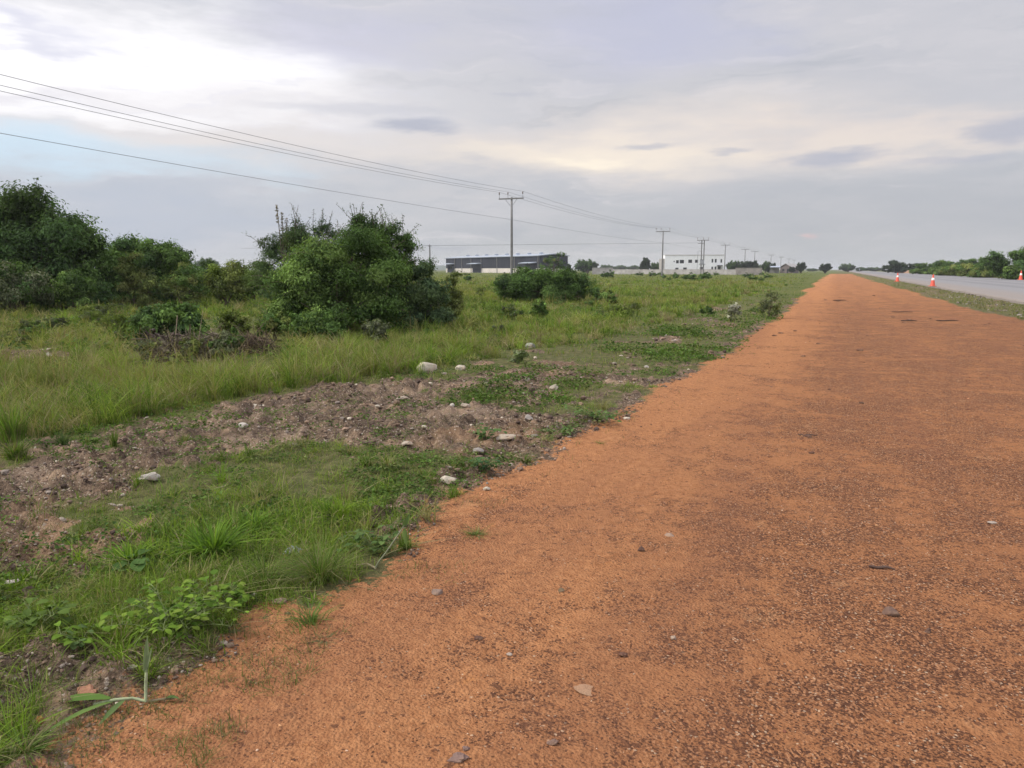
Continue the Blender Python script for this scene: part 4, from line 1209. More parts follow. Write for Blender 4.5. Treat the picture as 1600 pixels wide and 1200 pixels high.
DK = [(0.059, 0.1003, 0.0283), (0.0755, 0.1227, 0.033), (0.0496, 0.0873, 0.0295)]
BLU = [(0.0531, 0.085, 0.0401), (0.0684, 0.1038, 0.0472), (0.0826, 0.1156, 0.0448)]
MID = [(0.0718, 0.1226, 0.0308), (0.0921, 0.1488, 0.037), (0.0585, 0.1014, 0.0287), (0.1131, 0.1676, 0.0451)]
OLV = [(0.12, 0.142, 0.040), (0.15, 0.165, 0.052), (0.10, 0.128, 0.038)]
LIM = [(0.115, 0.158, 0.030), (0.14, 0.178, 0.040), (0.10, 0.135, 0.030)]
GRY = [(0.10, 0.115, 0.060), (0.125, 0.135, 0.078), (0.085, 0.10, 0.05)]

def px_bush(name, label, cat, x0, x1, ytop, ybase, dist=None, depth_ratio=0.8, **kw):
    """a bush seen in the photograph between x0..x1, standing at its own distance"""
    cxp = (x0 + x1) / 2
    b = gp(cxp, ybase) if dist is None else base_at(cxp, dist)
    dd = float(np.dot(b[:2], _fh[:2]))
    w_ = (x1 - x0) * dd / FPX
    h = CAMZ + (421 - ytop) * dd / FPX * 0.985
    return bush(name, label, cat, b, w_, w_ * depth_ratio, max(h, 0.15), **kw)

# main clump of bushes left of the middle
px_bush('large_bush', 'tall dark feathery bush with bare shoots, left side of the big thicket', 'bush', 392, 545, 352, 497, 21.5,
        lobes=[(-.1, 0, .72, .55, .6, .26), (.35, .1, .78, .5, .6, .2), (-.3, 0, .42, .5, .6, .25), (.3, 0, .4, .6, .7, .3), (-.65, .1, .56, .22, .3, .12), (0, 0, .2, .6, .6, .2), (-.55, 0, .78, .2, .3, .1), (-.1, 0, .1, .7, .7, .12)],
        n_leaf=52000, leaf=0.065, cols=BLU, seed=11, twigs=26, sprig=0.9, feather=True, clump=0.16)
px_bush('large_bush', 'bright green rounded bush in the middle front of the big thicket', 'bush', 428, 650, 362, 522, None,
        lobes=[(0.1, 0, .74, .5, .6, .25), (-.45, -.1, .45, .5, .6, .24), (.45, 0, .55, .5, .6, .3), (0, -.2, .35, .7, .7, .3), (-.6, -.2, .2, .38, .5, .17), (.55, -.1, .25, .42, .6, .22), (0.05, -.2, .12, .8, .7, .12), (-.25, 0, .62, .4, .5, .2)],
        n_leaf=70000, leaf=0.062, cols=MID, seed=12, twigs=14, sprig=0.45, clump=0.17)
px_bush('large_bush', 'dark spiky-topped bush behind the bright green rounded bush', 'bush', 535, 655, 345, 470, 22.5,
        lobes=[(-.3, 0, .8, .5, .6, .18), (.4, 0, .74, .45, .6, .2), (0, 0, .5, .8, .8, .3), (0, 0, .25, .7, .7, .2), (.1, 0, .66, .7, .6, .2)],
        n_leaf=32000, leaf=0.062, cols=DK, seed=13, twigs=34, sprig=1.0, spread=1.3, clump=0.15)
px_bush('large_bush', 'dark green round bush at the right end of the big thicket', 'bush', 594, 700, 412, 506, 19.8,
        lobes=[(0, 0, .68, .6, .7, .3), (.4, 0, .42, .55, .7, .34), (-.4, 0, .45, .5, .7, .3), (.1, 0, .2, .8, .8, .2)],
        n_leaf=42000, leaf=0.058, cols=BLU + [(0.06, 0.088, 0.036)], seed=14, twigs=4, sprig=0.4, clump=0.17)
px_bush('shrub', 'low olive shrub at the right foot of the big thicket', 'shrub', 682, 738, 428, 508, None, lobes=5, n_leaf=9000, leaf=0.05, cols=OLV, seed=15, twigs=8, sprig=0.6)
px_bush('shrub', 'pale grey-green leafy plant at the front foot of the thicket', 'shrub', 560, 612, 500, 541, None, lobes=4, n_leaf=2600, leaf=0.07, cols=GRY, seed=16, twigs=8, sprig=0.8)
px_bush('shrub', 'dark leafy scrub at the left front foot of the thicket', 'shrub', 440, 545, 480, 540, None, lobes=6, n_leaf=8000, leaf=0.055, cols=MID + DK, seed=17, twigs=6, sprig=0.5)
px_bush('shrub', 'yellow-green shrub left of the thicket beside the gap', 'shrub', 308, 398, 398, 462, 36, lobes=7, n_leaf=9000, leaf=0.085, cols=LIM + OLV, seed=18, twigs=6, sprig=0.5)
px_bush('bush', 'mid-green bush behind the gap left of the thicket', 'bush', 340, 445, 396, 455, 40, lobes=8, n_leaf=14000, leaf=0.09, cols=MID + LIM, seed=19, twigs=10, sprig=0.5)
px_bush('bush', 'dark bush far behind the gap between the left trees and the thicket', 'bush', 285, 360, 407, 440, 62, lobes=7, n_leaf=12000, leaf=0.12, cols=DK, seed=191, twigs=6, sprig=0.4)
# tall flowering stalk above the thicket
fb = base_at(443, 21.2)
mb = MB(); mb2 = MB()
g_ = np.random.default_rng(5)
for a in (0, 1, 2):
    top = np.array([0.12 * (a - 1) + 0.02, 0, [3.25, 3.05, 2.9][a]])
    mb.tube([(0, 0, 0), (0.02 * a, 0, 1.5), top * 0.8 + np.array([0, 0, .3]), top], [0.02, 0.016, 0.01, 0.006], 5, (0.16, 0.13, 0.09))
    n = 70; ts = g_.uniform(-0.42, 0.05, n)
    PP = top + np.stack([g_.normal(0, .022, n), g_.normal(0, .022, n), ts], 1)
    V, F, c = leaves(PP, g_.normal(0, 1, (n, 3)), g_.normal(0, 1, (n, 3)), np.full(n, .05), .6, pick(g_, n, [(0.22, 0.18, 0.14), (0.17, 0.15, 0.09)]))
    mb2.add(V, F, c)
t = thing('flower_stalk', 'thin seeding stalk standing up out of the left of the thicket', 'plant', fb, YAW)
mb.obj('stalk', M_TWIG, t); mb2.obj('seed_head', M_LEAF, t)

# left-hand trees
px_bush('tree', 'big dark tree at the left edge of the picture', 'tree', -120, 172, 300, 468, 38, depth_ratio=0.65,
        lobes=[(-.3, 0, .78, .5, .6, .2), (.25, 0, .72, .45, .6, .22), (.55, 0, .62, .42, .6, .26), (.5, 0, .8, .26, .4, .14), (-.2, 0, .45, .8, .8, .3), (.3, 0, .35, .6, .7, .28), (-.7, 0, .6, .4, .6, .25), (.15, 0, .2, .8, .7, .18), (.72, 0, .34, .3, .5, .26), (.45, 0, .1, .6, .6, .12), (.1, 0, .6, .7, .7, .26)],
        n_leaf=90000, leaf=0.13, cols=DK + [(0.062, 0.10, 0.028)], seed=21, twigs=34, sprig=0.42, clump=0.15, spread=1.2)
px_bush('tree', 'lower dark tree right of the big edge tree', 'tree', 125, 308, 372, 462, 41, depth_ratio=0.6,
        lobes=[(-.55, 0, .76, .45, .6, .24), (-.8, 0, .5, .3, .5, .4), (0, 0, .76, .5, .6, .24), (.5, 0, .66, .42, .6, .26), (0, 0, .4, .9, .8, .3), (.6, 0, .3, .36, .6, .28), (-.4, 0, .2, .5, .7, .18), (0, 0, .12, .95, .7, .14), (-.25, 0, .6, .5, .6, .24), (.28, 0, .6, .5, .6, .24)],
        n_leaf=70000, leaf=0.11, cols=DK + MID[:2], seed=22, twigs=30, sprig=0.5, clump=0.16)
px_bush('shrub', 'grey-green scrub below the big edge tree', 'shrub', -60, 78, 408, 473, 34, lobes=7, n_leaf=15000, leaf=0.085, cols=GRY + DK, seed=23, twigs=12, sprig=0.5)
px_bush('shrub', 'mid-green shrub below the gap between the two left trees', 'shrub', 68, 150, 416, 470, 34.5, lobes=6, n_leaf=11000, leaf=0.085, cols=MID, seed=24, twigs=10, sprig=0.5)
px_bush('shrub', 'olive shrub below the lower dark tree', 'shrub', 168, 246, 398, 468, 36, lobes=6, n_leaf=14000, leaf=0.085, cols=OLV + MID[:1], seed=25, twigs=10, sprig=0.5)
px_bush('shrub', 'small green shrub right of the lower dark tree', 'shrub', 240, 330, 412, 466, 35.5, lobes=6, n_leaf=9000, leaf=0.08, cols=MID + OLV, seed=26, twigs=8, sprig=0.5)

# single bushes out in the field
px_bush('bush', 'broad dark green bush standing alone in front of the warehouse', 'bush', 772, 930, 417, 470, None, depth_ratio=0.7,
        lobes=[(-.2, 0, .66, .4, .6, .3), (.15, 0, .74, .34, .6, .25), (.45, 0, .5, .4, .6, .32), (-.6, 0, .42, .4, .6, .32), (0, 0, .3, .9, .8, .28), (.75, 0, .22, .26, .5, .2)],
        n_leaf=40000, leaf=0.085, cols=DK + MID[:2], seed=31, twigs=14, sprig=0.5, clump=0.16)
px_bush('shrub', 'small upright dark shrub in the grass before the lone bush', 'shrub', 828, 856, 466, 500, None, lobes=4, n_leaf=2400, leaf=0.06, cols=MID, seed=32, twigs=6)
px_bush('shrub', 'low green shrub just right of the lone bush', 'shrub', 925, 972, 452, 474, None, lobes=4, n_leaf=3500, leaf=0.08, cols=MID + OLV, seed=33, twigs=5)
px_bush('shrub', 'leggy grey-green shrub on the edge of the red track', 'shrub', 1176, 1226, 452, 497, None, lobes=6, n_leaf=1300, leaf=0.05, cols=GRY + OLV, seed=34, twigs=22, sprig=1.0)
px_bush('shrub', 'small dark shrub left of the whitish weed', 'shrub', 1094, 1122, 478, 494, None, lobes=4, n_leaf=1100, leaf=0.06, cols=MID + DK, seed=35, twigs=4)
px_bush('shrub', 'whitish dry weed between the two track-side shrubs', 'shrub', 1128, 1166, 472, 503, None, lobes=5, n_leaf=1500, leaf=0.05, cols=[(0.26, 0.26, 0.19), (0.16, 0.17, 0.09), (0.33, 0.32, 0.27)], seed=36, twigs=10, sprig=1.0)
px_bush('shrub', 'pale-leaved weed on the low growth left of the track', 'shrub', 795, 822, 548, 570, None, lobes=4, n_leaf=700, leaf=0.06, cols=[(0.20, 0.23, 0.12), (0.13, 0.17, 0.06)], seed=37, twigs=5)
px_bush('shrub', 'grey-green shrub beside the dry brushwood', 'shrub', 205, 262, 532, 562, None, lobes=5, n_leaf=2400, leaf=0.05, cols=GRY + OLV, seed=38, twigs=8)
px_bush('shrub', 'sage coloured shrub right of the dry brushwood', 'shrub', 325, 385, 520, 566, None, lobes=5, n_leaf=3600, leaf=0.05, cols=GRY + MID[:1], seed=39, twigs=8)
px_bush('cut_bush', 'fallen leafy bush lying dark over its bare branches', 'bush', 208, 328, 474, 534, None, lobes=[(-.4, 0, .6, .5, .6, .3), (.2, 0, .72, .5, .6, .26), (.5, 0, .4, .4, .6, .3), (-.6, 0, .3, .3, .5, .25)],
        n_leaf=12000, leaf=0.08, cols=DK + MID[:2], seed=40, twigs=8, sprig=0.5, stems=14)

px_bush('shrub', 'grey weedy growth in front of the dry brushwood', 'shrub', 268, 335, 530, 566, None, lobes=6, n_leaf=1500, leaf=0.05, cols=GRY + OLV, seed=42, twigs=16, sprig=1.0)
px_bush('shrub', 'yellow-green weeds behind the tangled brown heap', 'shrub', 318, 400, 478, 530, 19, lobes=6, n_leaf=3200, leaf=0.06, cols=LIM + OLV, seed=43, twigs=14, sprig=0.8)
px_bush('shrub', 'green regrowth left of the big thicket behind the brown heap', 'shrub', 385, 455, 488, 538, 18, lobes=5, n_leaf=3600, leaf=0.055, cols=MID + OLV, seed=44, twigs=10, sprig=0.6)
w0 = px_bush('weed_mound', 'low weedy mound growing in the rough grass on the left', 'weeds', 20, 90, 500, 528, None, lobes=7, n_leaf=2600, leaf=0.05, cols=OLV + MID[:2] + GRY, seed=45, twigs=12, sprig=0.9, group='weedy mounds in the rough grass')
w1 = px_bush('weed_mound', 'low weedy mound growing in the rough grass on the left', 'weeds', 120, 200, 470, 500, None, lobes=6, n_leaf=2600, leaf=0.055, cols=LIM + OLV + GRY[:1], seed=46, twigs=16, sprig=1.0, group='weedy mounds in the rough grass')
fr = random.Random(8)
for k in range(64):
    if k < 36: pxx, pyy = fr.uniform(-60, 430), fr.uniform(468, 560)
    else: pxx, pyy = fr.uniform(650, 1000), fr.uniform(446, 530)
    b = gp(pxx, pyy)
    if float(poly_sd(b[:1], b[1:2], TALL)[0]) < 1.2 or float(poly_sd(b[:1], b[1:2], CLEAR2)[0]) > -0.3 or (k < 36 and 190 < pxx < 455 and pyy > 480): continue
    b[2] = float(gh(b[:1], b[1:2])[0]); sc = fr.uniform(0.35, 0.9)
    dup((w0, w1)[k % 2], b, fr.uniform(0, 6), 'low weedy mound growing in the rough grass', None, (sc * fr.uniform(.8, 1.5), sc * fr.uniform(.8, 1.4), sc * fr.uniform(.7, 1.3)))
for w_ in (w0, w1): w_['label'] = 'low weedy mound growing in the rough grass'
# scattered small shrubs far out in the field: one mesh, many copies
s0 = px_bush('field_shrub', 'small dark shrub dotted far out in the grass field', 'shrub', 945, 962, 422, 434, 150, lobes=5, n_leaf=1500, leaf=0.17, cols=DK + MID[:2], seed=41, group='small shrubs far out in the field')
fr = random.Random(3)
for k in range(34):
    pxx = fr.uniform(720, 1255); dst = fr.uniform(95, 235)
    b = base_at(pxx, dst)
    if b[0] > -9: continue
    sc = fr.uniform(0.35, 0.95)
    dup(s0, b, fr.uniform(0, 6), 'small dark shrub dotted far out in the grass field', None, (sc * fr.uniform(0.9, 1.8), sc * fr.uniform(0.9, 1.6), sc * 0.85))

# ---- far trees: trunk, limbs and crown, three built and the rest copied with their own size
def tree_proto(name, label, loc, w_, h, seed, cols, leaf, n_leaf, lobes, trunk_h=0.3, tw=8, group=None):
    t = thing(name, label, 'tree', loc, 0, group)
    lv, br = bush_meshes(w_, w_ * 0.9, h, lobes, n_leaf, leaf, cols, seed, twigs=tw, sprig=0.5, clump=0.16, base_z=0.16, stems=5)
    lv.obj('crown', M_LEAF, t)
    br.tube([(0, 0, -0.2), (0.01 * h, 0, trunk_h * h * 0.6), (0, 0.01 * h, h * 0.5)], [0.045 * h, 0.035 * h, 0.02 * h], 8)
    br.obj('trunk', M_BARK, t, True)
    return t
DOME = [(0, 0, .66, .62, .62, .3), (-.45, 0, .5, .45, .5, .27), (.45, .1, .52, .45, .5, .27), (0, -.45, .5, .5, .45, .28), (.1, .45, .46, .5, .45, .25), (0, 0, .36, .8, .8, .2)]
BROAD = [(-.1, 0, .76, .55, .6, .2), (.45, 0, .66, .5, .5, .15), (-.5, 0, .56, .45, .5, .2), (.1, .3, .5, .6, .5, .2), (0, -.3, .42, .75, .5, .22), (-.1, 0, .26, .6, .6, .14)]
def far(kind, label, x0, x1, ytop, dist, first=None, seed=1, rz=None, base_z=0.0, **kw):
    b = base_at((x0 + x1) / 2, dist); b[2] = base_z
    dd = float(np.dot(b[:2], _fh[:2]))
    w_ = (x1 - x0) * dd / FPX; h = CAMZ + (421 - ytop) * dd / FPX - base_z
    if first is None:
        return tree_proto(kind, label, b, w_, h, seed, kw.get('cols', DK), kw.get('leaf', 0.3), kw.get('n', 7000), kw.get('lobes', DOME), group=kw.get('group')), (w_, h)
    o, (w0, h0) = first
    return dup(o, b, rz if rz is not None else random.Random(x0 * 7 + x1).uniform(0, 6.28), label, kw.get('group'), (w_ / w0, w_ / w0, h / h0))
FG = [(0.036, 0.050, 0.030), (0.044, 0.060, 0.034), (0.032, 0.046, 0.030)]
round_t = far('round_tree', 'round dark tree near the end of the field, left of the track end', 1243, 1260, 409, 330, seed=51, leaf=0.36, cols=FG, n=9000)
dome_t = far('domed_tree', 'wide domed tree between the warehouse and the white building', 897, 938, 404, 300, seed=52, leaf=0.36, cols=FG + DK, n=12000, lobes=BROAD)
acacia = far('spreading_tree', 'broad flat-topped tree beyond the road bend', 1378, 1421, 409, 300, seed=53, leaf=0.38, cols=FG, n=12000, lobes=BROAD)
far('round_tree', 'second round dark tree, close to the end of the red track', 1279, 1300, 411, 340, round_t)
far('domed_tree', 'faint broad tree behind the end of the road', 1311, 1338, 411, 480, dome_t)
far('domed_tree', 'low faint tree just right of the broad tree at the road end', 1334, 1358, 417, 560, dome_t)
far('round_tree', 'open-crowned tree left of the white building', 999, 1017, 401, 300, round_t)
far('round_tree', 'low round tree against the left end of the white building', 1015, 1036, 409, 310, dome_t)
far('round_tree', 'leafy tree touching the right end of the white building', 1132, 1158, 406, 330, dome_t)
far('round_tree', 'tree under the pair of poles right of the white building', 1152, 1178, 407, 335, round_t)
far('round_tree', 'tree behind the end of the pale block wall', 1172, 1186, 406, 345, round_t)
far('round_tree', 'bushy tree left of the pale-roofed shed', 1188, 1205, 407, 330, dome_t)
far('round_tree', 'small tree behind the pale-roofed shed', 1203, 1213, 410, 350, round_t)
far('round_tree', 'low dark tree against the gabled house', 1231, 1243, 416, 335, round_t)
far('spreading_tree', 'small dark tree right of the flat-topped tree', 1416, 1440, 413, 260, acacia)
far('round_tree', 'tree growing at the right edge of the warehouse', 884, 893, 411, 300, round_t)
for k, (x0, x1, yt) in enumerate(((936, 962, 413), (955, 985, 414), (978, 1003, 414), (700, 720, 419), (1258, 1282, 419), (1182, 1194, 413), (306, 345, 402), (1352, 1382, 417))):
    far('hazy_tree', 'low hazy tree in the far line on the horizon', x0, x1, yt, 620, dome_t, group='low hazy trees on the horizon')
# thin tree in front of the right part of the warehouse
far('thin_tree', 'thin-crowned tree rising in front of the right part of the warehouse', 840, 890, 394, 150, seed=56, leaf=0.2, cols=DK + OLV[:1], n=2600,
    lobes=[(0.5, 0, .86, .35, .4, .08), (.1, 0, .70, .5, .5, .13), (-.4, 0, .58, .45, .5, .12), (.3, 0, .52, .6, .5, .16), (-.1, 0, .35, .7, .6, .2)])
# beyond the road on the right
RT = MID[:3] + DK
rb = far('roadside_tree', 'tallest tree beyond the road at the right edge of the picture', 1550, 1660, 390, 120, seed=61, leaf=0.24, cols=DK + MID, n=26000, base_z=0.1,
         lobes=[(-.75, 0, .78, .2, .3, .16), (-.3, 0, .80, .3, .4, .14), (.1, 0, .72, .42, .5, .22), (.5, 0, .7, .4, .5, .24), (-.3, 0, .45, .6, .6, .26), (.3, 0, .36, .7, .7, .28), (-.2, 0, .18, .7, .7, .16)])
rs = far('roadside_bush', 'wide olive-green bush beyond the road', 1496, 1578, 411, 146, seed=62, leaf=0.22, cols=OLV + MID[:2], n=16000, base_z=0.1)
far('roadside_bush', 'dark bush beyond the road below the tallest right-hand tree', 1566, 1612, 413, 116, seed=63, leaf=0.2, cols=DK + MID, n=9000, base_z=0.1)
far('roadside_bush', 'dark bush beyond the road in the middle of the right-hand thicket', 1474, 1522, 413, 168, rs, base_z=0.1)
far('roadside_bush', 'feathery tree beyond the road, left of the wide olive bush', 1450, 1496, 408, 190, rb, base_z=0.1)
far('roadside_bush', 'rounded bush beyond the road at the left end of the right-hand thicket', 1426, 1466, 412, 232, rb, base_z=0.1)
far('roadside_bush', 'low bush beyond the road in front of the feathery tree', 1462, 1506, 417, 182, rs, base_z=0.1)
far('roadside_tree', 'dark tree standing back behind the wide olive bush', 1498, 1566, 404, 215, rb, base_z=0.1)
far('roadside_tree', 'pale tree standing back at the gap left of the tallest right-hand tree', 1530, 1574, 408, 190, rb, base_z=0.1)
far('roadside_tree', 'dark tree standing back behind the feathery tree', 1480, 1526, 410, 220, rb, base_z=0.1)
far('roadside_bush', 'yellowish low bush on the far road edge', 1512, 1552, 419, 141, rs, base_z=0.1)

# hill far behind the warehouse
def hill():
    a = base_at(560, 1500); b = base_at(745, 1500)
    n = 40; V = []; g = np.random.default_rng(9)
    for i in range(n):
        u = i / (n - 1); c = a * (1 - u) + b * u
        hh = 10.5 * math.exp(-((u - 0.72) / 0.16) ** 2) + 7 * math.exp(-((u - 0.3) / 0.25) ** 2) + 0.9 * g.random()
        d = c[:2] / np.linalg.norm(c[:2])
        for q, f in enumerate((0, .35, .8, 1, .8, .35, 0)):
            V.append((c[0] + d[0] * q * 45, c[1] + d[1] * q * 45, hh * f * math.sin(math.pi * min(1, max(0, u))) ** .5 - (3 if q in (0, 6) else 0)))
    i = np.arange(n - 1)[:, None] * 7; j = np.arange(6)[None]
    Q = np.stack([i + j, i + 7 + j, i + 8 + j, i + 1 + j], -1).reshape(-1, 4)
    tag(np_obj('hill', V, [Q], mat('hill_wood', (0.065, 0.085, 0.06), 0.95, 0, 0.3, 0.02), None, None, True), 'low wooded hill far behind the warehouse', 'hill', kind='structure')
hill()

# ------------------------------------------------------------------ brushwood
def brushwood(label, x0, x1, ytop, ybase, n, cols, seed, up=0.25):
    b = gp((x0 + x1) / 2, ybase); b[2] = float(gh(b[:1], b[1:2])[0])
    dd = float(np.dot(b[:2], _fh[:2])); w_ = (x1 - x0) * dd / FPX; h = max((ybase - ytop) * dd / FPX * 0.8, 0.2)
    g = np.random.default_rng(seed)
    mb = MB()
    cen = np.stack([g.uniform(-.34, .34, 5), g.uniform(-.22, .22, 5), g.uniform(.35, 1.0, 5)], 1)
    for i in range(n):
        q = cen[g.integers(5)]; u = q[:2] + g.normal(0, 0.13, 2); z = h * q[2] * g.uniform(0.02, 1) ** 1.3 * max(0.1, 1 - 3 * np.hypot(*(u - q[:2])))
        c = np.array([u[0] * w_, u[1] * w_ * 0.7, z])
        a = g.uniform(0, 2 * np.pi); L = g.uniform(0.12, 0.62) * w_ * 0.6 * (1.6 if g.random() < 0.06 else 1)
        d = np.array([math.cos(a), math.sin(a), g.normal(0, up)]) * L
        m = c + g.normal(0, 0.12, 3) * L
        r0 = g.uniform(0.002, 0.009) * (2.0 if g.random() < 0.10 else 1)
        pts = np.array([c - d * .5, m, c + d * .5]); pts[:, 2] = np.maximum(pts[:, 2], 0.01)
        mb.tube(pts, [r0, r0 * .8, r0 * .4], 4, np.asarray(cols)[g.integers(len(cols))] * g.normal(1, .25))
    o = mb.obj('brushwood', M_TWIG, None, False)
    o.location = tuple(b); o.rotation_euler = (0, 0, YAW)
    return tag(o, label, 'brushwood pile', kind='stuff')
brushwood('grey-brown heap of dry twigs in front of the fallen bush', 240, 355, 492, 564, 1500, [(0.155, 0.125, 0.080), (0.09, 0.072, 0.048), (0.25, 0.21, 0.145)], 1, 0.7)
brushwood('tangled brown heap of cut branches left of the thicket', 362, 446, 490, 555, 1000, [(0.13, 0.09, 0.058), (0.08, 0.058, 0.04), (0.20, 0.15, 0.10)], 2, 0.7)
brushwood('dark bare branches under the fallen leafy bush', 218, 326, 495, 540, 420, [(0.07, 0.05, 0.045), (0.18, 0.13, 0.11)], 3, 0.35)

# ------------------------------------------------------------------ stones, chips and clods that one can point at
def stone(name, label, px, py, wpx, hpx, col, seed, cat='stone', flat=1.0, group=None, rough=0.26, subd=3):
    sink = 0.58 if cat == 'stone' else 0.72
    if px > 660 and py > 815 or px > 1100: wpx *= 0.82; hpx *= 0.78; col = tuple(0.7 * a + 0.3 * b for a, b in zip(col, (0.26, 0.11, 0.055)))
    if cat == 'clod': hpx *= 0.8; wpx *= 0.85; rough = max(rough, 0.42)
    b = gp(px, py); z = float(gh(b[:1], b[1:2])[0])
    dd = float(np.dot(b[:2], _fh[:2])); sw = wpx * dd / FPX / 2; sh = hpx * dd / FPX / 2 * flat
    bm = bmesh.new(); bmesh.ops.create_icosphere(bm, subdivisions=subd, radius=1.0)
    o3 = Vector((seed * 3.7, seed * 1.3, 0))
    for v in bm.verts:
        d = v.co.normalized()
        k = 1 + rough * mnoise.noise(d * 1.4 + o3) * 1.6 + rough * 0.5 * mnoise.noise(d * 3.6 + o3) + rough * 0.22 * mnoise.noise(d * 9 + o3)
        # facets: clamp against a few random planes
        v.co = d * k
    g = random.Random(seed)
    for _ in range(9):
        n = Vector((g.gauss(0, 1), g.gauss(0, 1), g.gauss(0.2, 1))).normalized(); lim = g.uniform(0.58, 0.88)
        for v in bm.verts:
            e = v.co.dot(n) - lim
            if e > 0: v.co -= n * e * 0.9
    for v in bm.verts: v.co = Vector((v.co.x * sw * 1.1, v.co.y * sw * 0.85, v.co.z * sh * 1.2))
    zmin = min(v.co.z for v in bm.verts)
    for v in bm.verts: v.co.z -= zmin + sh * sink
    me = bpy.data.meshes.new(name); bm.to_mesh(me); bm.free()
    for p in me.polygons: p.use_smooth = rough < 0.2
    a = me.color_attributes.new('tint', 'FLOAT_COLOR', 'POINT')
    c = np.ones((len(me.vertices), 4), np.float32); c[:, :3] = col; a.data.foreach_set('color', c.ravel())
    me.materials.append(M_STONE)
    o = bpy.data.objects.new(name, me); COL.objects.link(o)
    o.location = (b[0], b[1], z); o.rotation_euler = (0, 0, YAW + g.uniform(-0.5, 0.5))
    return tag(o, label, cat, group)
CH = (0.50, 0.44, 0.34); WH = (0.46, 0.42, 0.355); GS = (0.30, 0.27, 0.235); BR = (0.12, 0.085, 0.065); TAN = (0.42, 0.35, 0.27); OR = (0.42, 0.17, 0.07)
stone('boulder', 'largest whitish stone, at the edge of the tall grass', 668, 585, 29, 19, CH, 1, rough=.14)
stone('stone', 'smaller cream stone right of the largest whitish stone', 720, 581, 18, 11, CH, 2)
stone('flat_stone', 'flat pale slab of stone at the left end of the bare soil', 404, 637, 44, 9, CH, 3, rough=.12)
stone('stone', 'white stone in the grass on the left above the lush patch', 234, 750, 30, 15, WH, 4)
stone('stone', 'whitish stone below the flat pale slab', 380, 664, 18, 9, WH, 5)
stone('stone', 'flat pale stone on the upper rim of the bare soil', 630, 626, 22, 7, TAN, 6)
stone('stone', 'left of two small upright pale stones on the soil rim', 707, 637, 10, 9, WH, 7)
stone('stone', 'right of two small upright pale stones on the soil rim', 728, 638, 14, 10, TAN, 8)
stone('stone', 'cream stone in the low growth near the track edge', 865, 611, 13, 10, CH, 9)
stone('stone', 'grey-green stone at the border of the tall grass', 829, 547, 19, 9, (0.27, 0.27, 0.21), 10)
stone('stone', 'cream chip right of a reddish bare spot', 823, 597, 12, 8, CH, 11)
stone('stone', 'pale grey stone in the middle of the churned soil', 826, 661, 14, 11, GS, 12)
stone('flat_stone', 'thin pale slab at the right end of the churned soil', 830, 670, 22, 6, TAN, 13, rough=.12)
stone('stone', 'light rock half buried where soil meets the red track', 700, 752, 26, 13, CH, 14)
stone('stone', 'grey rock above the half-buried light rock', 747, 714, 17, 9, GS, 15)
stone('stone', 'pale broken stone in front of the churned soil', 792, 690, 30, 9, TAN, 16)
stone('stone', 'small pale flake at the edge of the green patch', 636, 702, 18, 6, TAN, 17)
stone('stone', 'pale shard left of the dark hole in the soil', 458, 697, 12, 9, CH, 18)
stone('stone', 'dark clump of turned earth in the churned soil', 575, 698, 18, 9, BR, 19, 'clod', rough=.35)
stone('stone', 'pale cream chip on the bare soil far left', 97, 807, 12, 8, TAN, 20)
stone('stone', 'white chip at the track edge by the lush patch', 397, 938, 11, 11, WH, 21)
stone('stone', 'brown stone on the track edge beside the lush patch', 437, 946, 20, 10, (0.28, 0.2, 0.14), 22)
stone('stone', 'orange lump in the bottom left corner', 64, 1130, 22, 20, OR, 23, 'clod', rough=.3)
stone('stone', 'reddish lump behind the fallen stalk', 135, 1088, 44, 22, (0.40, 0.2, 0.12), 24, 'clod', rough=.3)
stone('stone', 'dark crumbling clod at the left edge below the bare soil', 42, 930, 44, 32, BR, 25, 'clod', rough=.4)
stone('stone', 'white stone beside the dark crumbling clod', 18, 918, 26, 14, (0.48, 0.42, 0.37), 26)
stone('stone', 'grey weathered stone on the left part of the red track', 683, 926, 22, 12, (0.24, 0.20, 0.17), 27, rough=.3)
stone('stone', 'small greenish stone on the red track', 877, 924, 13, 10, (0.17, 0.16, 0.10), 28)
stone('stone', 'dark angular stone in the middle of the red track', 1002, 860, 13, 11, (0.07, 0.055, 0.05), 29, rough=.35)
stone('stone', 'dark crumb of earth in the lower middle of the track', 973, 1025, 18, 12, (0.09, 0.055, 0.045), 30, 'clod', rough=.4)
stone('stone', 'dark crumb of earth left of the lower middle of the track', 748, 997, 19, 11, (0.07, 0.045, 0.04), 31, 'clod', rough=.4)
stone('flat_stone', 'smooth flat grey-brown stone on the right of the track', 1391, 962, 36, 17, (0.13, 0.10, 0.085), 32, rough=.08)
stone('stone', 'small dark clod right of the smooth flat stone', 1450, 990, 15, 13, (0.09, 0.07, 0.06), 33, 'clod', rough=.35)
stone('stone', 'lower of two grey-purple lumps at the bottom of the track', 717, 1188, 44, 17, (0.21, 0.16, 0.145), 34, 'clod', rough=.35)
stone('stone', 'upper of two grey-purple lumps at the bottom of the track', 728, 1171, 22, 11, (0.22, 0.165, 0.15), 35, 'clod', rough=.35)
stone('stone', 'brown lump at the bottom centre of the track', 863, 1166, 26, 11, (0.20, 0.15, 0.125), 36, 'clod', rough=.35)
stone('stone', 'ring-shaped whitish shard on the lower right of the track', 1052, 1000, 13, 8, TAN, 37)
stone('stone', 'whitish broken shard below the dark angular stone level', 1046, 834, 18, 8, (0.36, 0.27, 0.2), 38)
stone('stone', 'white double chip on the lower part of the track', 797, 1022, 12, 6, WH, 39)
stone('stone', 'white chip near the right edge of the track', 1550, 818, 17, 5, WH, 40)
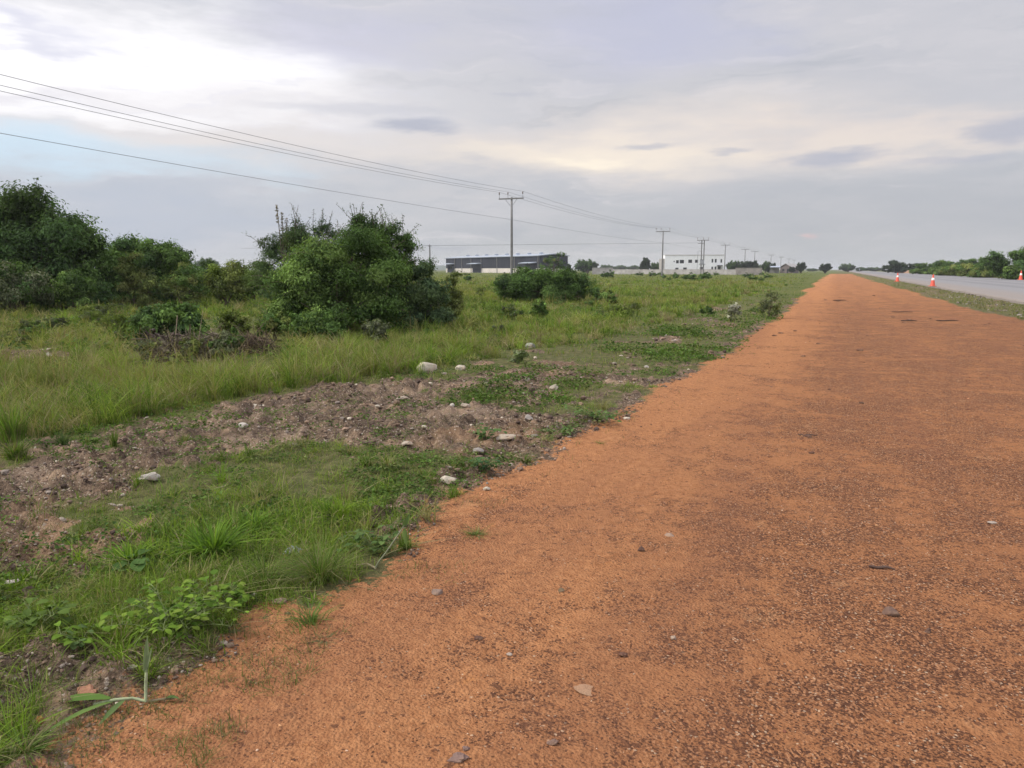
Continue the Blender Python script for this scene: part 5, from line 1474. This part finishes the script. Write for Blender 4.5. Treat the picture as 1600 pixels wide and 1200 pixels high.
stone('stone', 'dark clod pair member nearer the middle of the track', 1268, 708, 14, 7, (0.07, 0.045, 0.04), 41, 'clod', rough=.4)
stone('stone', 'dark clod on the crown of the track halfway up', 1346, 631, 11, 6, (0.07, 0.05, 0.045), 42, 'clod', rough=.4)
stone('stone', 'long dark clod on the left third of the track', 1262, 683, 22, 5, (0.09, 0.055, 0.045), 43, 'clod', rough=.4)
stone('flat_stone', 'pale flat cement patch lying on the lower track', 918, 1078, 54, 4, (0.40, 0.25, 0.15), 44, 'cement chip', flat=0.5, rough=.3)
stone('stone', 'pale leaning stone in the grass below the left trees', 112, 468, 7, 11, (0.42, 0.40, 0.36), 45)
stone('stone', 'white stone on the bare strip at the far left', 77, 560, 9, 8, WH, 46)
# small dark crumbs and chips strewn over the farther track
fr = random.Random(12)
for k, (px, py, wp) in enumerate(((1220, 520, 16), (1242, 517, 12), (1210, 524, 14), (1180, 514, 10), (1278, 536, 12), (1254, 556, 14), (1344, 548, 18), (1394, 495, 14), (1412, 503, 12), (1420, 499, 14),
                                  (1454, 497, 9), (1540, 507, 10), (1546, 505, 7), (1600, 540, 8), (1355, 524, 9), (1348, 515, 8), (1295, 608, 10), (1406, 610, 8), (1205, 603, 9), (1240, 690, 8),
                                  (1300, 665, 7), (1292, 732, 9), (1262, 747, 11), (1349, 714, 10), (1419, 694, 8), (1310, 470, 9), (1290, 468, 10), (1365, 461, 8), (1375, 481, 8))):
    stone('clod', 'small dark crumb of earth on the farther part of the red track', px, py + 1, wp * 0.8, max(3, wp * 0.3), (0.115, 0.066, 0.047), 60 + k, 'clod', group='small dark crumbs on the track', rough=.4, subd=2)
for k, (px, py, wp, cl) in enumerate(((672, 600, 8, CH), (690, 604, 10, WH), (760, 602, 9, CH), (742, 608, 12, TAN), (1010, 572, 8, WH), (1082, 524, 7, WH), (1040, 523, 6, WH), (880, 655, 8, TAN), (770, 660, 9, GS), (640, 676, 8, TAN),
                                      (590, 640, 8, CH), (548, 628, 9, TAN), (662, 675, 9, CH), (880, 600, 9, WH), (950, 585, 8, TAN), (305, 640, 9, CH), (192, 765, 9, CH), (306, 802, 8, WH), (205, 840, 9, TAN), (130, 850, 10, TAN),
                                      (760, 765, 12, CH), (815, 690, 12, GS), (1133, 487, 7, WH), (1243, 433, 5, WH))[::2]):
    stone('stone_chip', 'small pale stone chip scattered between grass and track', px, py + 2, wp, wp * 0.6, cl, 100 + k, 'stone chip', group='pale stone chips beside the track', subd=2)

# ------------------------------------------------------------------ twigs and litter on the track
def stick(label, px, py, len_px, ang, rad, col, name='stick', cat='stick', bend=0.1):
    b = gp(px, py); b[2] = float(gh(b[:1], b[1:2])[0])
    dd = float(np.dot(b[:2], _fh[:2])); L = len_px * dd / FPX
    mb = MB(); d = np.array([math.cos(ang), math.sin(ang), 0])
    n = np.array([-d[1], d[0], 0])
    tt = np.linspace(-.5, .5, 7)
    pts = [d * L * t + n * L * bend * (0.25 - t * t) + np.array([0, 0, rad * 0.9 + 0.004 * math.sin(9 * t)]) for t in tt]
    mb.tube(pts, rad * np.array([.6, 1, .9, 1.05, .85, .7, .4]), 6, col)
    o = mb.obj(name, M_TWIG, None, False); o.location = tuple(b); o.rotation_euler = (0, 0, YAW)
    return tag(o, label, cat)
DB = (0.10, 0.065, 0.05)
stick('dark twig lying on the right half of the track', 1378, 890, 40, -0.25, 0.008, DB)
stick('long dark twig across the far right of the track', 1480, 502, 36, 0.05, 0.022, DB)
stick('dark stick right of the crumbs on the farther track', 1420, 502, 24, -0.1, 0.025, DB)
stick('thin dark stick above the crumbs on the farther track', 1410, 488, 34, 0.0, 0.018, DB)
stick('thin stick low on the left third of the track', 1262, 681, 30, -0.1, 0.008, DB)
stick('dark stick at the far end of the track', 1312, 470, 22, 0.1, 0.03, DB)
stick('pale dry stalk lying in the lush grass patch', 345, 760, 60, 0.7, 0.006, (0.30, 0.28, 0.16))

# ------------------------------------------------------------------ foreground plants
def long_leaf(mb, p0, p1, wd, col, droop=0.0, twist=0.0, crease=0.25, shape=(0.35, 0.9, 1.0, 0.75, 0.4, 0.0), side=None):
    """one leaf blade from p0 to p1 with a midrib crease and a curve; shape gives its width along the length"""
    p0 = np.asarray(p0, float); p1 = np.asarray(p1, float)
    d = p1 - p0; L = np.linalg.norm(d) + 1e-9; d = d / L
    s = np.cross(d, [0, 0, 1.0]) if side is None else np.asarray(side, float)
    s /= np.linalg.norm(s) + 1e-9
    n = np.cross(s, d)
    k = len(shape); V = []
    for i, f in enumerate(shape):
        t = i / (k - 1); c = p0 + d * L * t + np.array([0, 0, 1.0]) * droop * L * (4 * t * (1 - t))
        a = twist * t; sv = s * math.cos(a) + n * math.sin(a); nv = np.cross(sv, d)
        V += [c - sv * wd * f * .5 + nv * crease * wd * f * .5, c, c + sv * wd * f * .5 + nv * crease * wd * f * .5]
    F = []
    for i in range(k - 1):
        b = i * 3; F += [(b, b + 1, b + 4, b + 3), (b + 1, b + 2, b + 5, b + 4)]
    mb.add(np.array(V), np.array(F), col)

ROUND = (0.12, 0.7, 0.98, 1.0, 0.72, 0.08)
def gz(b): return float(gh(np.array([b[0]]), np.array([b[1]]))[0])

def broad_plant(name, label, px, py, wpx, hpx, n, leaf, cols, seed, petiole=True):
    b = gp(px, py); b[2] = gz(b); dd = float(np.dot(b[:2], _fh[:2])); w_ = wpx * dd / FPX / 2; h = hpx * dd / FPX
    g = np.random.default_rng(seed); lf = MB(); st = MB()
    runners = max(4, n // 9)
    for i in range(runners):
        a = g.uniform(0, 2 * np.pi); L = w_ * g.uniform(0.45, 1.05)
        e = np.array([math.cos(a) * L, math.sin(a) * L * 0.75, h * g.uniform(0.12, 0.85)])
        tt = np.linspace(0, 1, 8)[:, None]
        pth = e * tt + np.array([0, 0, 1]) * h * 0.35 * (4 * tt * (1 - tt)) * g.uniform(0.3, 1)
        st.tube(pth, np.linspace(0.0032, 0.0016, 8), 5, (0.16, 0.20, 0.07))
        for q in range(max(3, n // runners)):
            c = pth[g.integers(1, 8)]; aa = g.uniform(0, 2 * np.pi); ll = leaf * g.uniform(0.55, 1.15)
            pe = c + np.array([math.cos(aa), math.sin(aa), g.uniform(0.4, 1.3)]) * leaf * 0.5
            st.tube([c, (c + pe) / 2 + [0, 0, .004], pe], 0.0011, 4, (0.17, 0.21, 0.08))
            dr = np.array([math.cos(aa), math.sin(aa), g.uniform(-0.7, 0.25)]); dr /= np.linalg.norm(dr)
            cc = np.asarray(cols)[g.integers(len(cols))] * g.normal(1, .14)
            long_leaf(lf, pe, pe + dr * ll, ll * g.uniform(0.62, 0.85), cc, g.uniform(0.0, 0.14), g.normal(0, .25), g.uniform(.1, .35), ROUND)
    t = thing(name, label, 'plant', b, YAW)
    lf.obj('leaves', M_LEAF, t, True); st.obj('stems', M_TWIG, t, True)
    return t
BG = [(0.115, 0.195, 0.022), (0.145, 0.230, 0.028), (0.085, 0.155, 0.020), (0.175, 0.245, 0.038)]
broad_plant('leafy_plant', 'bright round-leaved creeping plant at the track edge, lower left', 270, 1000, 235, 88, 330, 0.042, BG, 1)
broad_plant('leafy_plant', 'round-leaved runner reaching right towards the white chip', 362, 955, 90, 36, 50, 0.046, BG, 2)
broad_plant('leafy_plant', 'two big dull round leaves in the grass on the left', 206, 900, 46, 30, 8, 0.085, [(0.075, 0.14, 0.035), (0.065, 0.12, 0.03)], 3)
broad_plant('leafy_plant', 'leafy weed at the left edge among the dull grass', 55, 1000, 120, 55, 60, 0.05, [(0.10, 0.155, 0.03), (0.08, 0.125, 0.026)], 4)
broad_plant('leafy_plant', 'small leafy weed between the creeping plant and the left edge', 128, 1020, 70, 40, 30, 0.05, BG[:1] + [(0.10, 0.155, 0.05)], 5)
broad_plant('leafy_plant', 'dark leafy weed on the soil left of the rock', 760, 690, 70, 34, 70, 0.05, [(0.07, 0.125, 0.04), (0.09, 0.15, 0.045)], 6)
broad_plant('leafy_plant', 'dark green weed where soil, gravel and track meet', 758, 742, 60, 34, 70, 0.05, [(0.06, 0.12, 0.045), (0.085, 0.145, 0.045)], 7)
broad_plant('leafy_plant', 'leafy weed at the right tip of the lush patch', 585, 862, 110, 52, 110, 0.040, [(0.075, 0.125, 0.035), (0.10, 0.155, 0.045)], 8)
broad_plant('leafy_plant', 'low sprawling weed on the bulge of the track edge', 935, 660, 130, 26, 150, 0.045, [(0.08, 0.14, 0.04), (0.11, 0.175, 0.05)], 9)
broad_plant('leafy_plant', 'weed clump on the track edge right of the churned soil', 880, 680, 80, 24, 90, 0.045, [(0.08, 0.14, 0.04), (0.11, 0.165, 0.05)], 10)

def tuft(label, px, py, wpx, hpx, n, wd, cols, seed, lean=0.8, name='grass_tuft'):
    b = gp(px, py); b[2] = gz(b); dd = float(np.dot(b[:2], _fh[:2])); w_ = wpx * dd / FPX / 2; h = hpx * dd / FPX
    g = np.random.default_rng(seed)
    rr = np.abs(g.normal(0, 0.2, n)) * w_; a = g.uniform(0, 2 * np.pi, n)
    P = np.stack([rr * np.cos(a), rr * np.sin(a), np.full(n, -0.01)], 1)
    hh = h * g.uniform(0.5, 1.2, n); ln = np.abs(g.normal(lean, 0.35, n)) * np.clip(w_ / h, 0.4, 2.0)
    col = pick(g, n, cols)
    V, Q, T_, c = blades(P, hh, np.full(n, wd) * g.uniform(.7, 1.3, n), ln, a + g.normal(0, .5, n), col * .85, col * 1.15, seed=seed)
    o = np_obj(name, V, [Q, T_], M_GRASS, None, c.clip(0, 1)); o.location = tuple(b)
    return tag(o, label, 'grass tuft')
GT = [(0.085, 0.145, 0.026), (0.115, 0.175, 0.032), (0.19, 0.18, 0.08)]
GB = [(0.115, 0.21, 0.025), (0.155, 0.25, 0.032), (0.085, 0.155, 0.024)]
tuft('bushy tuft of fine thin grass at the right end of the lush patch', 500, 905, 190, 78, 420, 0.0035, GT, 1, 0.8)
tuft('fine wiry grass tuft left of the bushy thin tuft', 415, 915, 150, 62, 260, 0.0035, GT, 2, 0.8)
tuft('small spreading tuft standing alone on the track edge', 486, 977, 105, 48, 90, 0.0045, [(0.10, 0.165, 0.04), (0.13, 0.19, 0.045)], 3, 0.9)
tuft('brightest broad-bladed grass clump in the lush patch', 335, 868, 150, 62, 360, 0.010, GB, 4, 0.7)
tuft('broad-bladed bright clump at the back of the lush patch', 395, 830, 110, 42, 220, 0.009, GB, 5, 0.7)
tuft('bright broad-bladed clump at the left of the lush patch', 205, 885, 110, 48, 240, 0.008, GB, 6, 0.7)
tuft('upright green tuft beside the bare end of the lush patch', 512, 808, 46, 34, 120, 0.006, GB, 7, 0.5)
tuft('grass tuft at the bottom left corner', 40, 1185, 130, 48, 140, 0.006, GT, 8, 0.9)
tuft('small green sprig on the track left of the gravel patch', 745, 838, 62, 16, 90, 0.004, GT, 9, 0.9)
tuft('tiny green sprig on the orange edge of the track', 938, 694, 34, 9, 40, 0.004, GT, 10, 0.9)
tuft('flattened grey-green sprig just below the lone tuft', 508, 1000, 70, 12, 60, 0.004, [(0.16, 0.17, 0.08)], 11, 1.2)
tuft('dark grass cushion at the upper left of the bare soil', 24, 716, 70, 40, 260, 0.006, GT, 12, 0.6)
tuft('dark little tuft with a whitish top on the soil border', 98, 698, 44, 26, 130, 0.006, [(0.07, 0.11, 0.035)], 13, 0.5)
tuft('upright tuft above the left bare soil', 178, 700, 24, 30, 80, 0.006, GT, 14, 0.4)
tuft('tall bright tuft at the left edge in front of the field', 20, 690, 90, 66, 260, 0.007, GB[:2] + GT, 15, 0.45)
tuft('green tuft on the reddish bare soil', 288, 690, 38, 22, 100, 0.006, GT, 16, 0.6)
tuft('upright dark tuft at the border above the bare soil', 234, 643, 18, 30, 70, 0.007, GT, 17, 0.35)
tuft('grass tuft before the pale half-buried rock', 820, 722, 70, 22, 130, 0.005, GT, 18, 0.8)

# a pulled-up grass stalk lying on the track edge, one shoot standing
t = thing('fallen_stalk', 'uprooted grass stalk with long drooping leaves on the track edge', 'plant', (lambda b: (b[0], b[1], gz(b)))(gp(228, 1102)), YAW)
k_ = float(np.dot(gp(228, 1102)[:2], _fh[:2])) / FPX
lv = MB(); st = MB(); SG = (0.30, 0.34, 0.19)
st.tube([(0, 0, .012), (-20 * k_, -.01, .03), (-45 * k_, -.03, .035), (-75 * k_, -.05, .03)], [.005, .0055, .006, .005], 6, SG)
st.tube([(0, 0, .01), (20 * k_, .01, .012), (45 * k_, .02, .012)], [.005, .0045, .004], 6, (0.27, 0.22, 0.13))
st.tube([(0, 0, .01), (1 * k_, .01, 40 * k_), (3 * k_, .02, 74 * k_)], [.0055, .006, .0045], 6, SG)
long_leaf(lv, (2 * k_, .01, 55 * k_), (5 * k_, .03, 118 * k_), .022, (0.17, 0.22, 0.11), 0, .6, .5, (.6, 1, .95, .8, .5, .0), side=(1, 0.4, 0))
long_leaf(lv, (2 * k_, .01, 60 * k_), (14 * k_, .02, 100 * k_), .016, (0.19, 0.24, 0.12), 0, .3, .5, (.6, 1, .9, .7, .4, .0), side=(1, 0, 0.2))
long_leaf(lv, (-52 * k_, -.03, .04), (-142 * k_, -.05, .035), .042, (0.11, 0.19, 0.04), .05, .25, .3, (.4, .85, 1, .95, .65, .05))
long_leaf(lv, (-45 * k_, -.03, .03), (-120 * k_, -.24, .015), .022, (0.15, 0.23, 0.06), .06, .3, .4, (.4, .9, 1, .8, .5, .0))
long_leaf(lv, (30 * k_, .015, .014), (58 * k_, .0, .02), .022, (0.10, 0.17, 0.05), .1, .2, .3, (.4, .9, 1, .8, .5, .0))
long_leaf(lv, (-30 * k_, -.02, .03), (-42 * k_, -.16, .012), .025, (0.11, 0.165, 0.055), .03, .2, .3, (.4, .9, 1, .8, .5, .0))
lv.obj('leaves', M_LEAF, t, True); st.obj('stem', M_TWIG, t, True)

t = thing('leaning_stalk', 'pale reed stalk leaning right at the tip of the lush patch', 'plant', (lambda b: (b[0], b[1], gz(b)))(gp(588, 888)), YAW)
k_ = float(np.dot(gp(588, 888)[:2], _fh[:2])) / FPX
lv = MB(); st = MB()
st.tube([(-3 * k_, 0, 0), (4 * k_, 0, 12 * k_), (15 * k_, .004, 26 * k_), (25 * k_, .012, 40 * k_), (36 * k_, 0.02, 56 * k_), (46 * k_, .03, 72 * k_)], [.004, .0048, .0045, .0048, .004, .003], 6, (0.20, 0.215, 0.13))
st.tube([(0, 0, .004), (-16 * k_, 0.01, 8 * k_), (-34 * k_, .02, .012)], [.006, .005, .003], 6, (0.26, 0.22, 0.13))
long_leaf(lv, (44 * k_, .03, 68 * k_), (56 * k_, .04, 92 * k_), .03, (0.10, 0.16, 0.05), 0, .5, .4, side=(1, 0.3, 0))
long_leaf(lv, (46 * k_, .03, 66 * k_), (52 * k_, -.02, 38 * k_), .03, (0.13, 0.19, 0.05), .05, .5, .4, side=(1, 0.3, 0))
lv.obj('leaves', M_LEAF, t, True); st.obj('stem', M_TWIG, t, True)

# litter
M_BAG = mat('clear_film', (0.36, 0.39, 0.40), 0.25, 0, 0.2, 30)
M_BLUE = mat('blue_film', (0.06, 0.13, 0.34), 0.4, 0, 0.3, 40)
def scrap(name, label, px, py, wpx, hpx, m, seed):
    b = gp(px, py); b[2] = gz(b); dd = float(np.dot(b[:2], _fh[:2])); w_ = wpx * dd / FPX; h = hpx * dd / FPX
    n = 26; u, v = np.meshgrid(np.linspace(-.5, .5, n), np.linspace(-.5, .5, n))
    z = h * (0.15 + 1.5 * np.abs(fbm(u * 5 + seed, v * 5, seed, 3) - .5) + .6 * (1 - (u * u + v * v) * 4).clip(0))
    x = u * w_ * (1 + .4 * (fbm(u * 3, v * 3 + seed, seed + 5) - .5)); y = v * w_ * .8 * (1 + .6 * (fbm(u * 4, v * 4, seed + 7) - .5))
    V = np.stack([x, y, z], -1).reshape(-1, 3)
    i = np.arange(n - 1)[:, None] * n; j = np.arange(n - 1)[None]
    Q = np.stack([i + j, i + j + 1, i + n + j + 1, i + n + j], -1).reshape(-1, 4)
    o = np_obj(name, V, [Q], m, None, None, True); o.location = tuple(b); o.rotation_euler = (0, 0, YAW + seed)
    sd_ = o.modifiers.new('thickness', 'SOLIDIFY'); sd_.thickness = 0.001
    tag(o, label, 'litter')
scrap('plastic_bag', 'crumpled clear plastic film caught in the lush grass', 458, 862, 26, 13, M_BAG, 3)
scrap('plastic_scrap', 'small blue plastic scrap in the grass near the white chip', 343, 942, 24, 8, M_BLUE, 4)

# ------------------------------------------------------------------ road works: cones, heaps, marker drum
M_CONE = mat('orange_red_plastic', (0.62, 0.075, 0.035), 0.5, 0, 0.12, 4)
M_CBASE = mat('faded_orange_rubber', (0.55, 0.13, 0.05), 0.7, 0, 0.2, 6)
M_BAND = mat('white_band', (0.78, 0.75, 0.70), 0.5, 0, 0.1, 6)
def lathe(name, prof, m, parent, n=20):
    prof = np.array(prof, float); th = np.arange(n) * 2 * np.pi / n
    V = np.stack([prof[:, 0:1] * np.cos(th), prof[:, 0:1] * np.sin(th), np.repeat(prof[:, 1:2], n, 1)], -1).reshape(-1, 3)
    i = np.arange(len(prof) - 1)[:, None] * n; j = np.arange(n)[None]; jn = (j + 1) % n
    Q = np.stack([i + j, i + jn, i + n + jn, i + n + j], -1).reshape(-1, 4)
    return np_obj(name, V, [Q], m, parent, None, True)
def cone(label, loc):
    t = thing('traffic_cone', label, 'traffic cone', loc, 0.4, 'traffic cones along the road')
    bm = bmesh.new(); box(bm, -.24, .24, -.24, .24, 0, .05, None, .02); bm_obj('base', bm, M_CBASE, t)
    lathe('cone_body', [(0.19, .051), (.175, .08), (.045, .90), (.03, .93), (0.0, .935)], M_CONE, t)
    lathe('reflective_band', [(.1165, .475), (.1185, .48), (.0905, .66), (.088, .66)], M_BAND, t)
    return t
def on_road(px, py, z): 
    b = gp(px, py, z); return b
c0 = cone('nearest and largest traffic cone on the near edge of the road', np.append(on_road(1457, 447.5, .31)[:2], .31))
dup(c0, np.append(on_road(1402, 440, .31)[:2], .31), 1.0, 'second traffic cone on the near road edge, further away')
dup(c0, np.append(on_road(1594.5, 437.6, .31)[:2], .31), .2, 'traffic cone on the far road edge at the right of the picture', None, (1.2, 1.2, 1.25))
dup(c0, np.append(on_road(1472, 430.0, .31)[:2], .31), .2, 'smallest traffic cone, far on the opposite road edge', None, (.9, .9, .9))

M_HEAP = mat('brown_earth_heap', (0.25, 0.155, 0.10), 0.95, 0, 0.3, 1.2, 0.8)
M_SAND = mat('pale_sand_heap', (0.45, 0.37, 0.26), 0.95, 0, 0.2, 1.2, 0.6)
def heap(name, label, x0, x1, ytop, dist, m, seed):
    b = base_at((x0 + x1) / 2, dist); b[2] = gz(b) - 0.05
    w_ = (x1 - x0) * dist / FPX; h = CAMZ + (421 - ytop) * dist / FPX - b[2]
    n = 40; u, v = np.meshgrid(np.linspace(-.5, .5, n), np.linspace(-.5, .5, n))
    r = np.hypot(u, v) * 2
    z = h * (np.clip(1 - r, 0, 1) ** .8 * (0.75 + .5 * fbm(u * 4 + seed, v * 4, seed)) + .10 * fbm(u * 14, v * 14, seed + 3) * (r < 1))
    V = np.stack([u * w_ * 1.1, v * w_ * 1.1, z - .05], -1).reshape(-1, 3)
    i = np.arange(n - 1)[:, None] * n; j = np.arange(n - 1)[None]
    Q = np.stack([i + j, i + j + 1, i + n + j + 1, i + n + j], -1).reshape(-1, 4)
    o = np_obj(name, V, [Q], m, None, None, True); o.location = tuple(b); o.rotation_euler = (0, 0, YAW)
    tag(o, label, 'heap')
heap('earth_heap', 'long brown earth heap beyond the road, left of the sand heap', 1401, 1418, 420.6, 300, M_HEAP, 1)
heap('earth_heap', 'low brown earth heap between the first heap and the sand', 1412, 1430, 422, 292, M_HEAP, 2)
heap('sand_heap', 'pale sand heap beyond the road in front of the thicket', 1423, 1437, 419.4, 285, M_SAND, 3)
db = base_at(1434.5, 262); db[2] = gz(db)
t = thing('marker_drum', 'pale marker drum standing in front of the sand heap', 'drum', db)
lathe('drum_body', [(0, 0), (.42, 0), (.42, .3), (.45, .32), (.42, .34), (.42, .7), (.45, .72), (.42, .74), (.40, 1.1), (0, 1.1)], mat('cream_drum', (0.6, 0.52, 0.40), 0.6, 0, 0.1, 3), t)
lathe('drum_band', [(.425, .42), (.43, .43), (.43, .62), (.425, .63)], M_BAND, t)

# ------------------------------------------------------------------ car with lit headlights far down the road
M_CAR = mat('white_car_paint', (0.62, 0.62, 0.62), 0.3, 0, 0.04, 2)
M_GLASS = mat('dark_car_glass', (0.03, 0.035, 0.04), 0.1, 0, 0.1, 2)
M_TYRE = mat('tyre_rubber', (0.02, 0.02, 0.02), 0.85, 0, 0.2, 10)
M_LAMP = mat('lit_headlight', (0.9, 0.9, 0.85), 0.3, 0, 0.02, 2, 0, 160)
def prof_extrude(bm, prof, x0, x1, bev=0.05):
    a = [bm.verts.new((x0, y, z)) for y, z in prof]; b = [bm.verts.new((x1, y, z)) for y, z in prof]
    fs = [bm.faces.new(a), bm.faces.new(b[::-1])]
    for i in range(len(prof)): fs.append(bm.faces.new([a[i], b[i], b[(i + 1) % len(prof)], a[(i + 1) % len(prof)]]))
    es = list({e for f in fs for e in f.edges}); bmesh.ops.bevel(bm, geom=es, offset=bev, segments=2, affect='EDGES')
cb = base_at(1321, 700); cb[2] = road_z(max(cb[0], 7.6))
t = thing('car', 'oncoming car with bright headlights at the far end of the road', 'car', cb)
bm = bmesh.new(); prof_extrude(bm, [(-2.1, .35), (-2.15, .8), (-1.1, .98), (-.5, 1.45), (1.1, 1.48), (1.8, 1.0), (2.1, .95), (2.1, .35)], -.85, .85, .07); bm_obj('body', bm, M_CAR, t, True)
bm = bmesh.new(); v = [bm.verts.new(p) for p in ((-.7, -1.13, 1.02), (.7, -1.13, 1.02), (.62, -.57, 1.43), (-.62, -.57, 1.43))]; bm.faces.new(v); bm_obj('windscreen', bm, M_GLASS, t)
for s in (-1, 1):
    bm = bmesh.new(); v = [bm.verts.new(p) for p in ((s * .86, -.8, 1.02), (s * .86, 1.5, 1.02), (s * .86, 1.0, 1.4), (s * .86, -.45, 1.4))]; bm.faces.new(v); bm_obj('side_window', bm, M_GLASS, t)
    bm = bmesh.new(); bmesh.ops.create_uvsphere(bm, u_segments=12, v_segments=8, radius=1); bmesh.ops.scale(bm, vec=(.2, .09, .13), verts=bm.verts)
    bmesh.ops.translate(bm, vec=(s * .62, -2.12, .72), verts=bm.verts); bm_obj('headlight', bm, M_LAMP, t, True)
    for y in (-1.3, 1.3):
        o = lathe('wheel', [(.0, -.1), (.32, -.1), (.34, 0), (.32, .1), (0, .1)], M_TYRE, t, 18); o.location = (s * .78, y, .33); o.rotation_euler = (0, R(90), 0)
        r_ = lathe('rim', [(0, .105), (.19, .105), (.2, .1)], M_STEEL, o, 14)
        if s < 0: r_.rotation_euler = (R(180), 0, 0)
bm = bmesh.new(); box(bm, -.8, .8, -2.2, -2.12, .36, .55, None, .03); bm_obj('bumper', bm, M_GLASS, t)

# motorcyclist on the road
mbase = base_at(1343, 395); mbase[2] = road_z(mbase[0])
t = thing('motorcycle', 'dark motorcycle ridden along the road towards us', 'motorcycle', mbase)
for y in (-.65, .65):
    th = np.linspace(0, 2 * np.pi, 25); V, F = tube_np([(0, y + .27 * math.cos(a), .3 + .27 * math.sin(a)) for a in th], .045, 8)
    o = np_obj('wheel', V, [F], M_TYRE, t, None, True)
    r_ = lathe('hub', [(0, -.05), (.06, -.05), (.06, .05), (0, .05)], M_STEEL, o, 10); r_.rotation_euler = (0, R(90), 0); r_.location = (0, y, .3)
mb = MB()
mb.tube([(0, -.65, .3), (0, -.42, .85), (0, -.35, 1.0)], .035, 6); mb.tube([(0, .65, .3), (0, .1, .4), (0, -.35, .75)], .04, 6); mb.tube([(0, .65, .3), (0, .45, .72)], .03, 6)
mb.obj('frame', M_STEEL, t)
bm = bmesh.new(); box(bm, -.13, .13, -.3, .15, .68, .9, None, .06); bm_obj('fuel_tank', bm, mat('dark_red_paint', (.12, .03, .03), .35), t, True)
bm = bmesh.new(); box(bm, -.12, .12, .16, .75, .74, .84, None, .03); bm_obj('seat', bm, M_TYRE, t)
bm = bmesh.new(); box(bm, -.14, .14, -.2, .2, .3, .62, None, .05); bm_obj('engine', bm, M_STEEL, t)
mb = MB(); mb.tube([(-.36, -.25, 1.02), (-.2, -.33, 1.05), (.2, -.33, 1.05), (.36, -.25, 1.02)], .018, 6); mb.obj('handlebar', M_STEEL, t)
bm = bmesh.new(); bmesh.ops.create_uvsphere(bm, u_segments=12, v_segments=8, radius=.09); bmesh.ops.translate(bm, vec=(0, -.52, .88), verts=bm.verts); bm_obj('headlamp', bm, M_BAND, t, True)

def rider(loc):
    J = {'pel': (0, .28, .92), 'wai': (0, .24, 1.10), 'che': (0, .17, 1.32), 'nec': (0, .12, 1.50), 'hd1': (0, .09, 1.60), 'hd2': (0, .08, 1.74)}
    R_ = {'pel': .15, 'wai': .14, 'che': .16, 'nec': .065, 'hd1': .085, 'hd2': .09}
    E = [('pel', 'wai'), ('wai', 'che'), ('che', 'nec'), ('nec', 'hd1'), ('hd1', 'hd2')]
    for s, k in ((-1, 'l'), (1, 'r')):
        for n, p, r in (('sh', (.19, .15, 1.42), .075), ('el', (.31, .0, 1.2), .05), ('wr', (.31, -.2, 1.08), .035), ('ha', (.30, -.27, 1.05), .035),
                        ('hi', (.11, .25, .88), .10), ('kn', (.23, -.12, .76), .065), ('an', (.2, .08, .36), .045), ('to', (.2, -.1, .31), .04)):
            J[k + n] = (s * p[0], p[1], p[2]); R_[k + n] = r
        E += [('che', k + 'sh'), (k + 'sh', k + 'el'), (k + 'el', k + 'wr'), (k + 'wr', k + 'ha'), ('pel', k + 'hi'), (k + 'hi', k + 'kn'), (k + 'kn', k + 'an'), (k + 'an', k + 'to')]
    names = list(J); ix = {n: i for i, n in enumerate(names)}
    me = bpy.data.meshes.new('person'); me.from_pydata([J[n] for n in names], [(ix[a], ix[b]) for a, b in E], [])
    o = bpy.data.objects.new('person', me); COL.objects.link(o)
    sk = o.modifiers.new('skin', 'SKIN')
    lay = me.skin_vertices[0] if me.skin_vertices else None
    if lay is None:
        me.attributes  # created with the modifier in the UI only; add through bmesh
        bm = bmesh.new(); bm.from_mesh(me); bm.verts.layers.skin.verify(); bm.to_mesh(me); bm.free(); lay = me.skin_vertices[0]
    for n in names:
        lay.data[ix[n]].radius = (R_[n], R_[n]); lay.data[ix[n]].use_root = n == 'pel'
    o.modifiers.new('smooth', 'SUBSURF').levels = 1
    m = mat('dark_clothes', (.035, .04, .055), .85, 0, .2, 5); me.materials.append(m)
    o.location = tuple(loc)
    tag(o, 'person in dark clothes and pale helmet riding the motorcycle', 'person')
    bm = bmesh.new(); bmesh.ops.create_uvsphere(bm, u_segments=16, v_segments=10, radius=.145); bmesh.ops.translate(bm, vec=(0, .09, 1.70), verts=bm.verts)
    bm_obj('helmet', bm, mat('pale_helmet', (.6, .63, .68), .3), o, True)
    bm = bmesh.new(); box(bm, -.09, .09, -.075, -.05, 1.64, 1.74, None, .02); bm_obj('visor', bm, M_GLASS, o)
    bm = bmesh.new(); prof = [(-.03, 1.08), (.02, 1.42), (.25, 1.45), (.38, 1.05)]; prof_extrude(bm, prof, -.19, .19, .06); bm_obj('shirt', bm, mat('pale_blue_shirt', (.45, .5, .58), .8), o, True)
rider(mbase)

# ------------------------------------------------------------------ the humid air between here and the horizon
HAZE = True
if HAZE:
    bm = bmesh.new(); box(bm, -9600, 9600, -9600, 9600, -8.0, 13.0)
    hm = bpy.data.materials.new('humid_air'); hm.use_nodes = True
    T = hm.node_tree; T.nodes.clear()
    pv = nd(T, 'ShaderNodeVolumePrincipled'); pv.inputs['Color'].default_value = (0.86, 0.88, 0.92, 1); pv.inputs['Density'].default_value = 0.00024
    pv.inputs['Anisotropy'].default_value = 0.1
    T.links.new(pv.outputs[0], nd(T, 'ShaderNodeOutputMaterial').inputs['Volume'])
    tag(bm_obj('haze', bm, hm), 'thin humid haze over the plain', 'haze', kind='stuff')
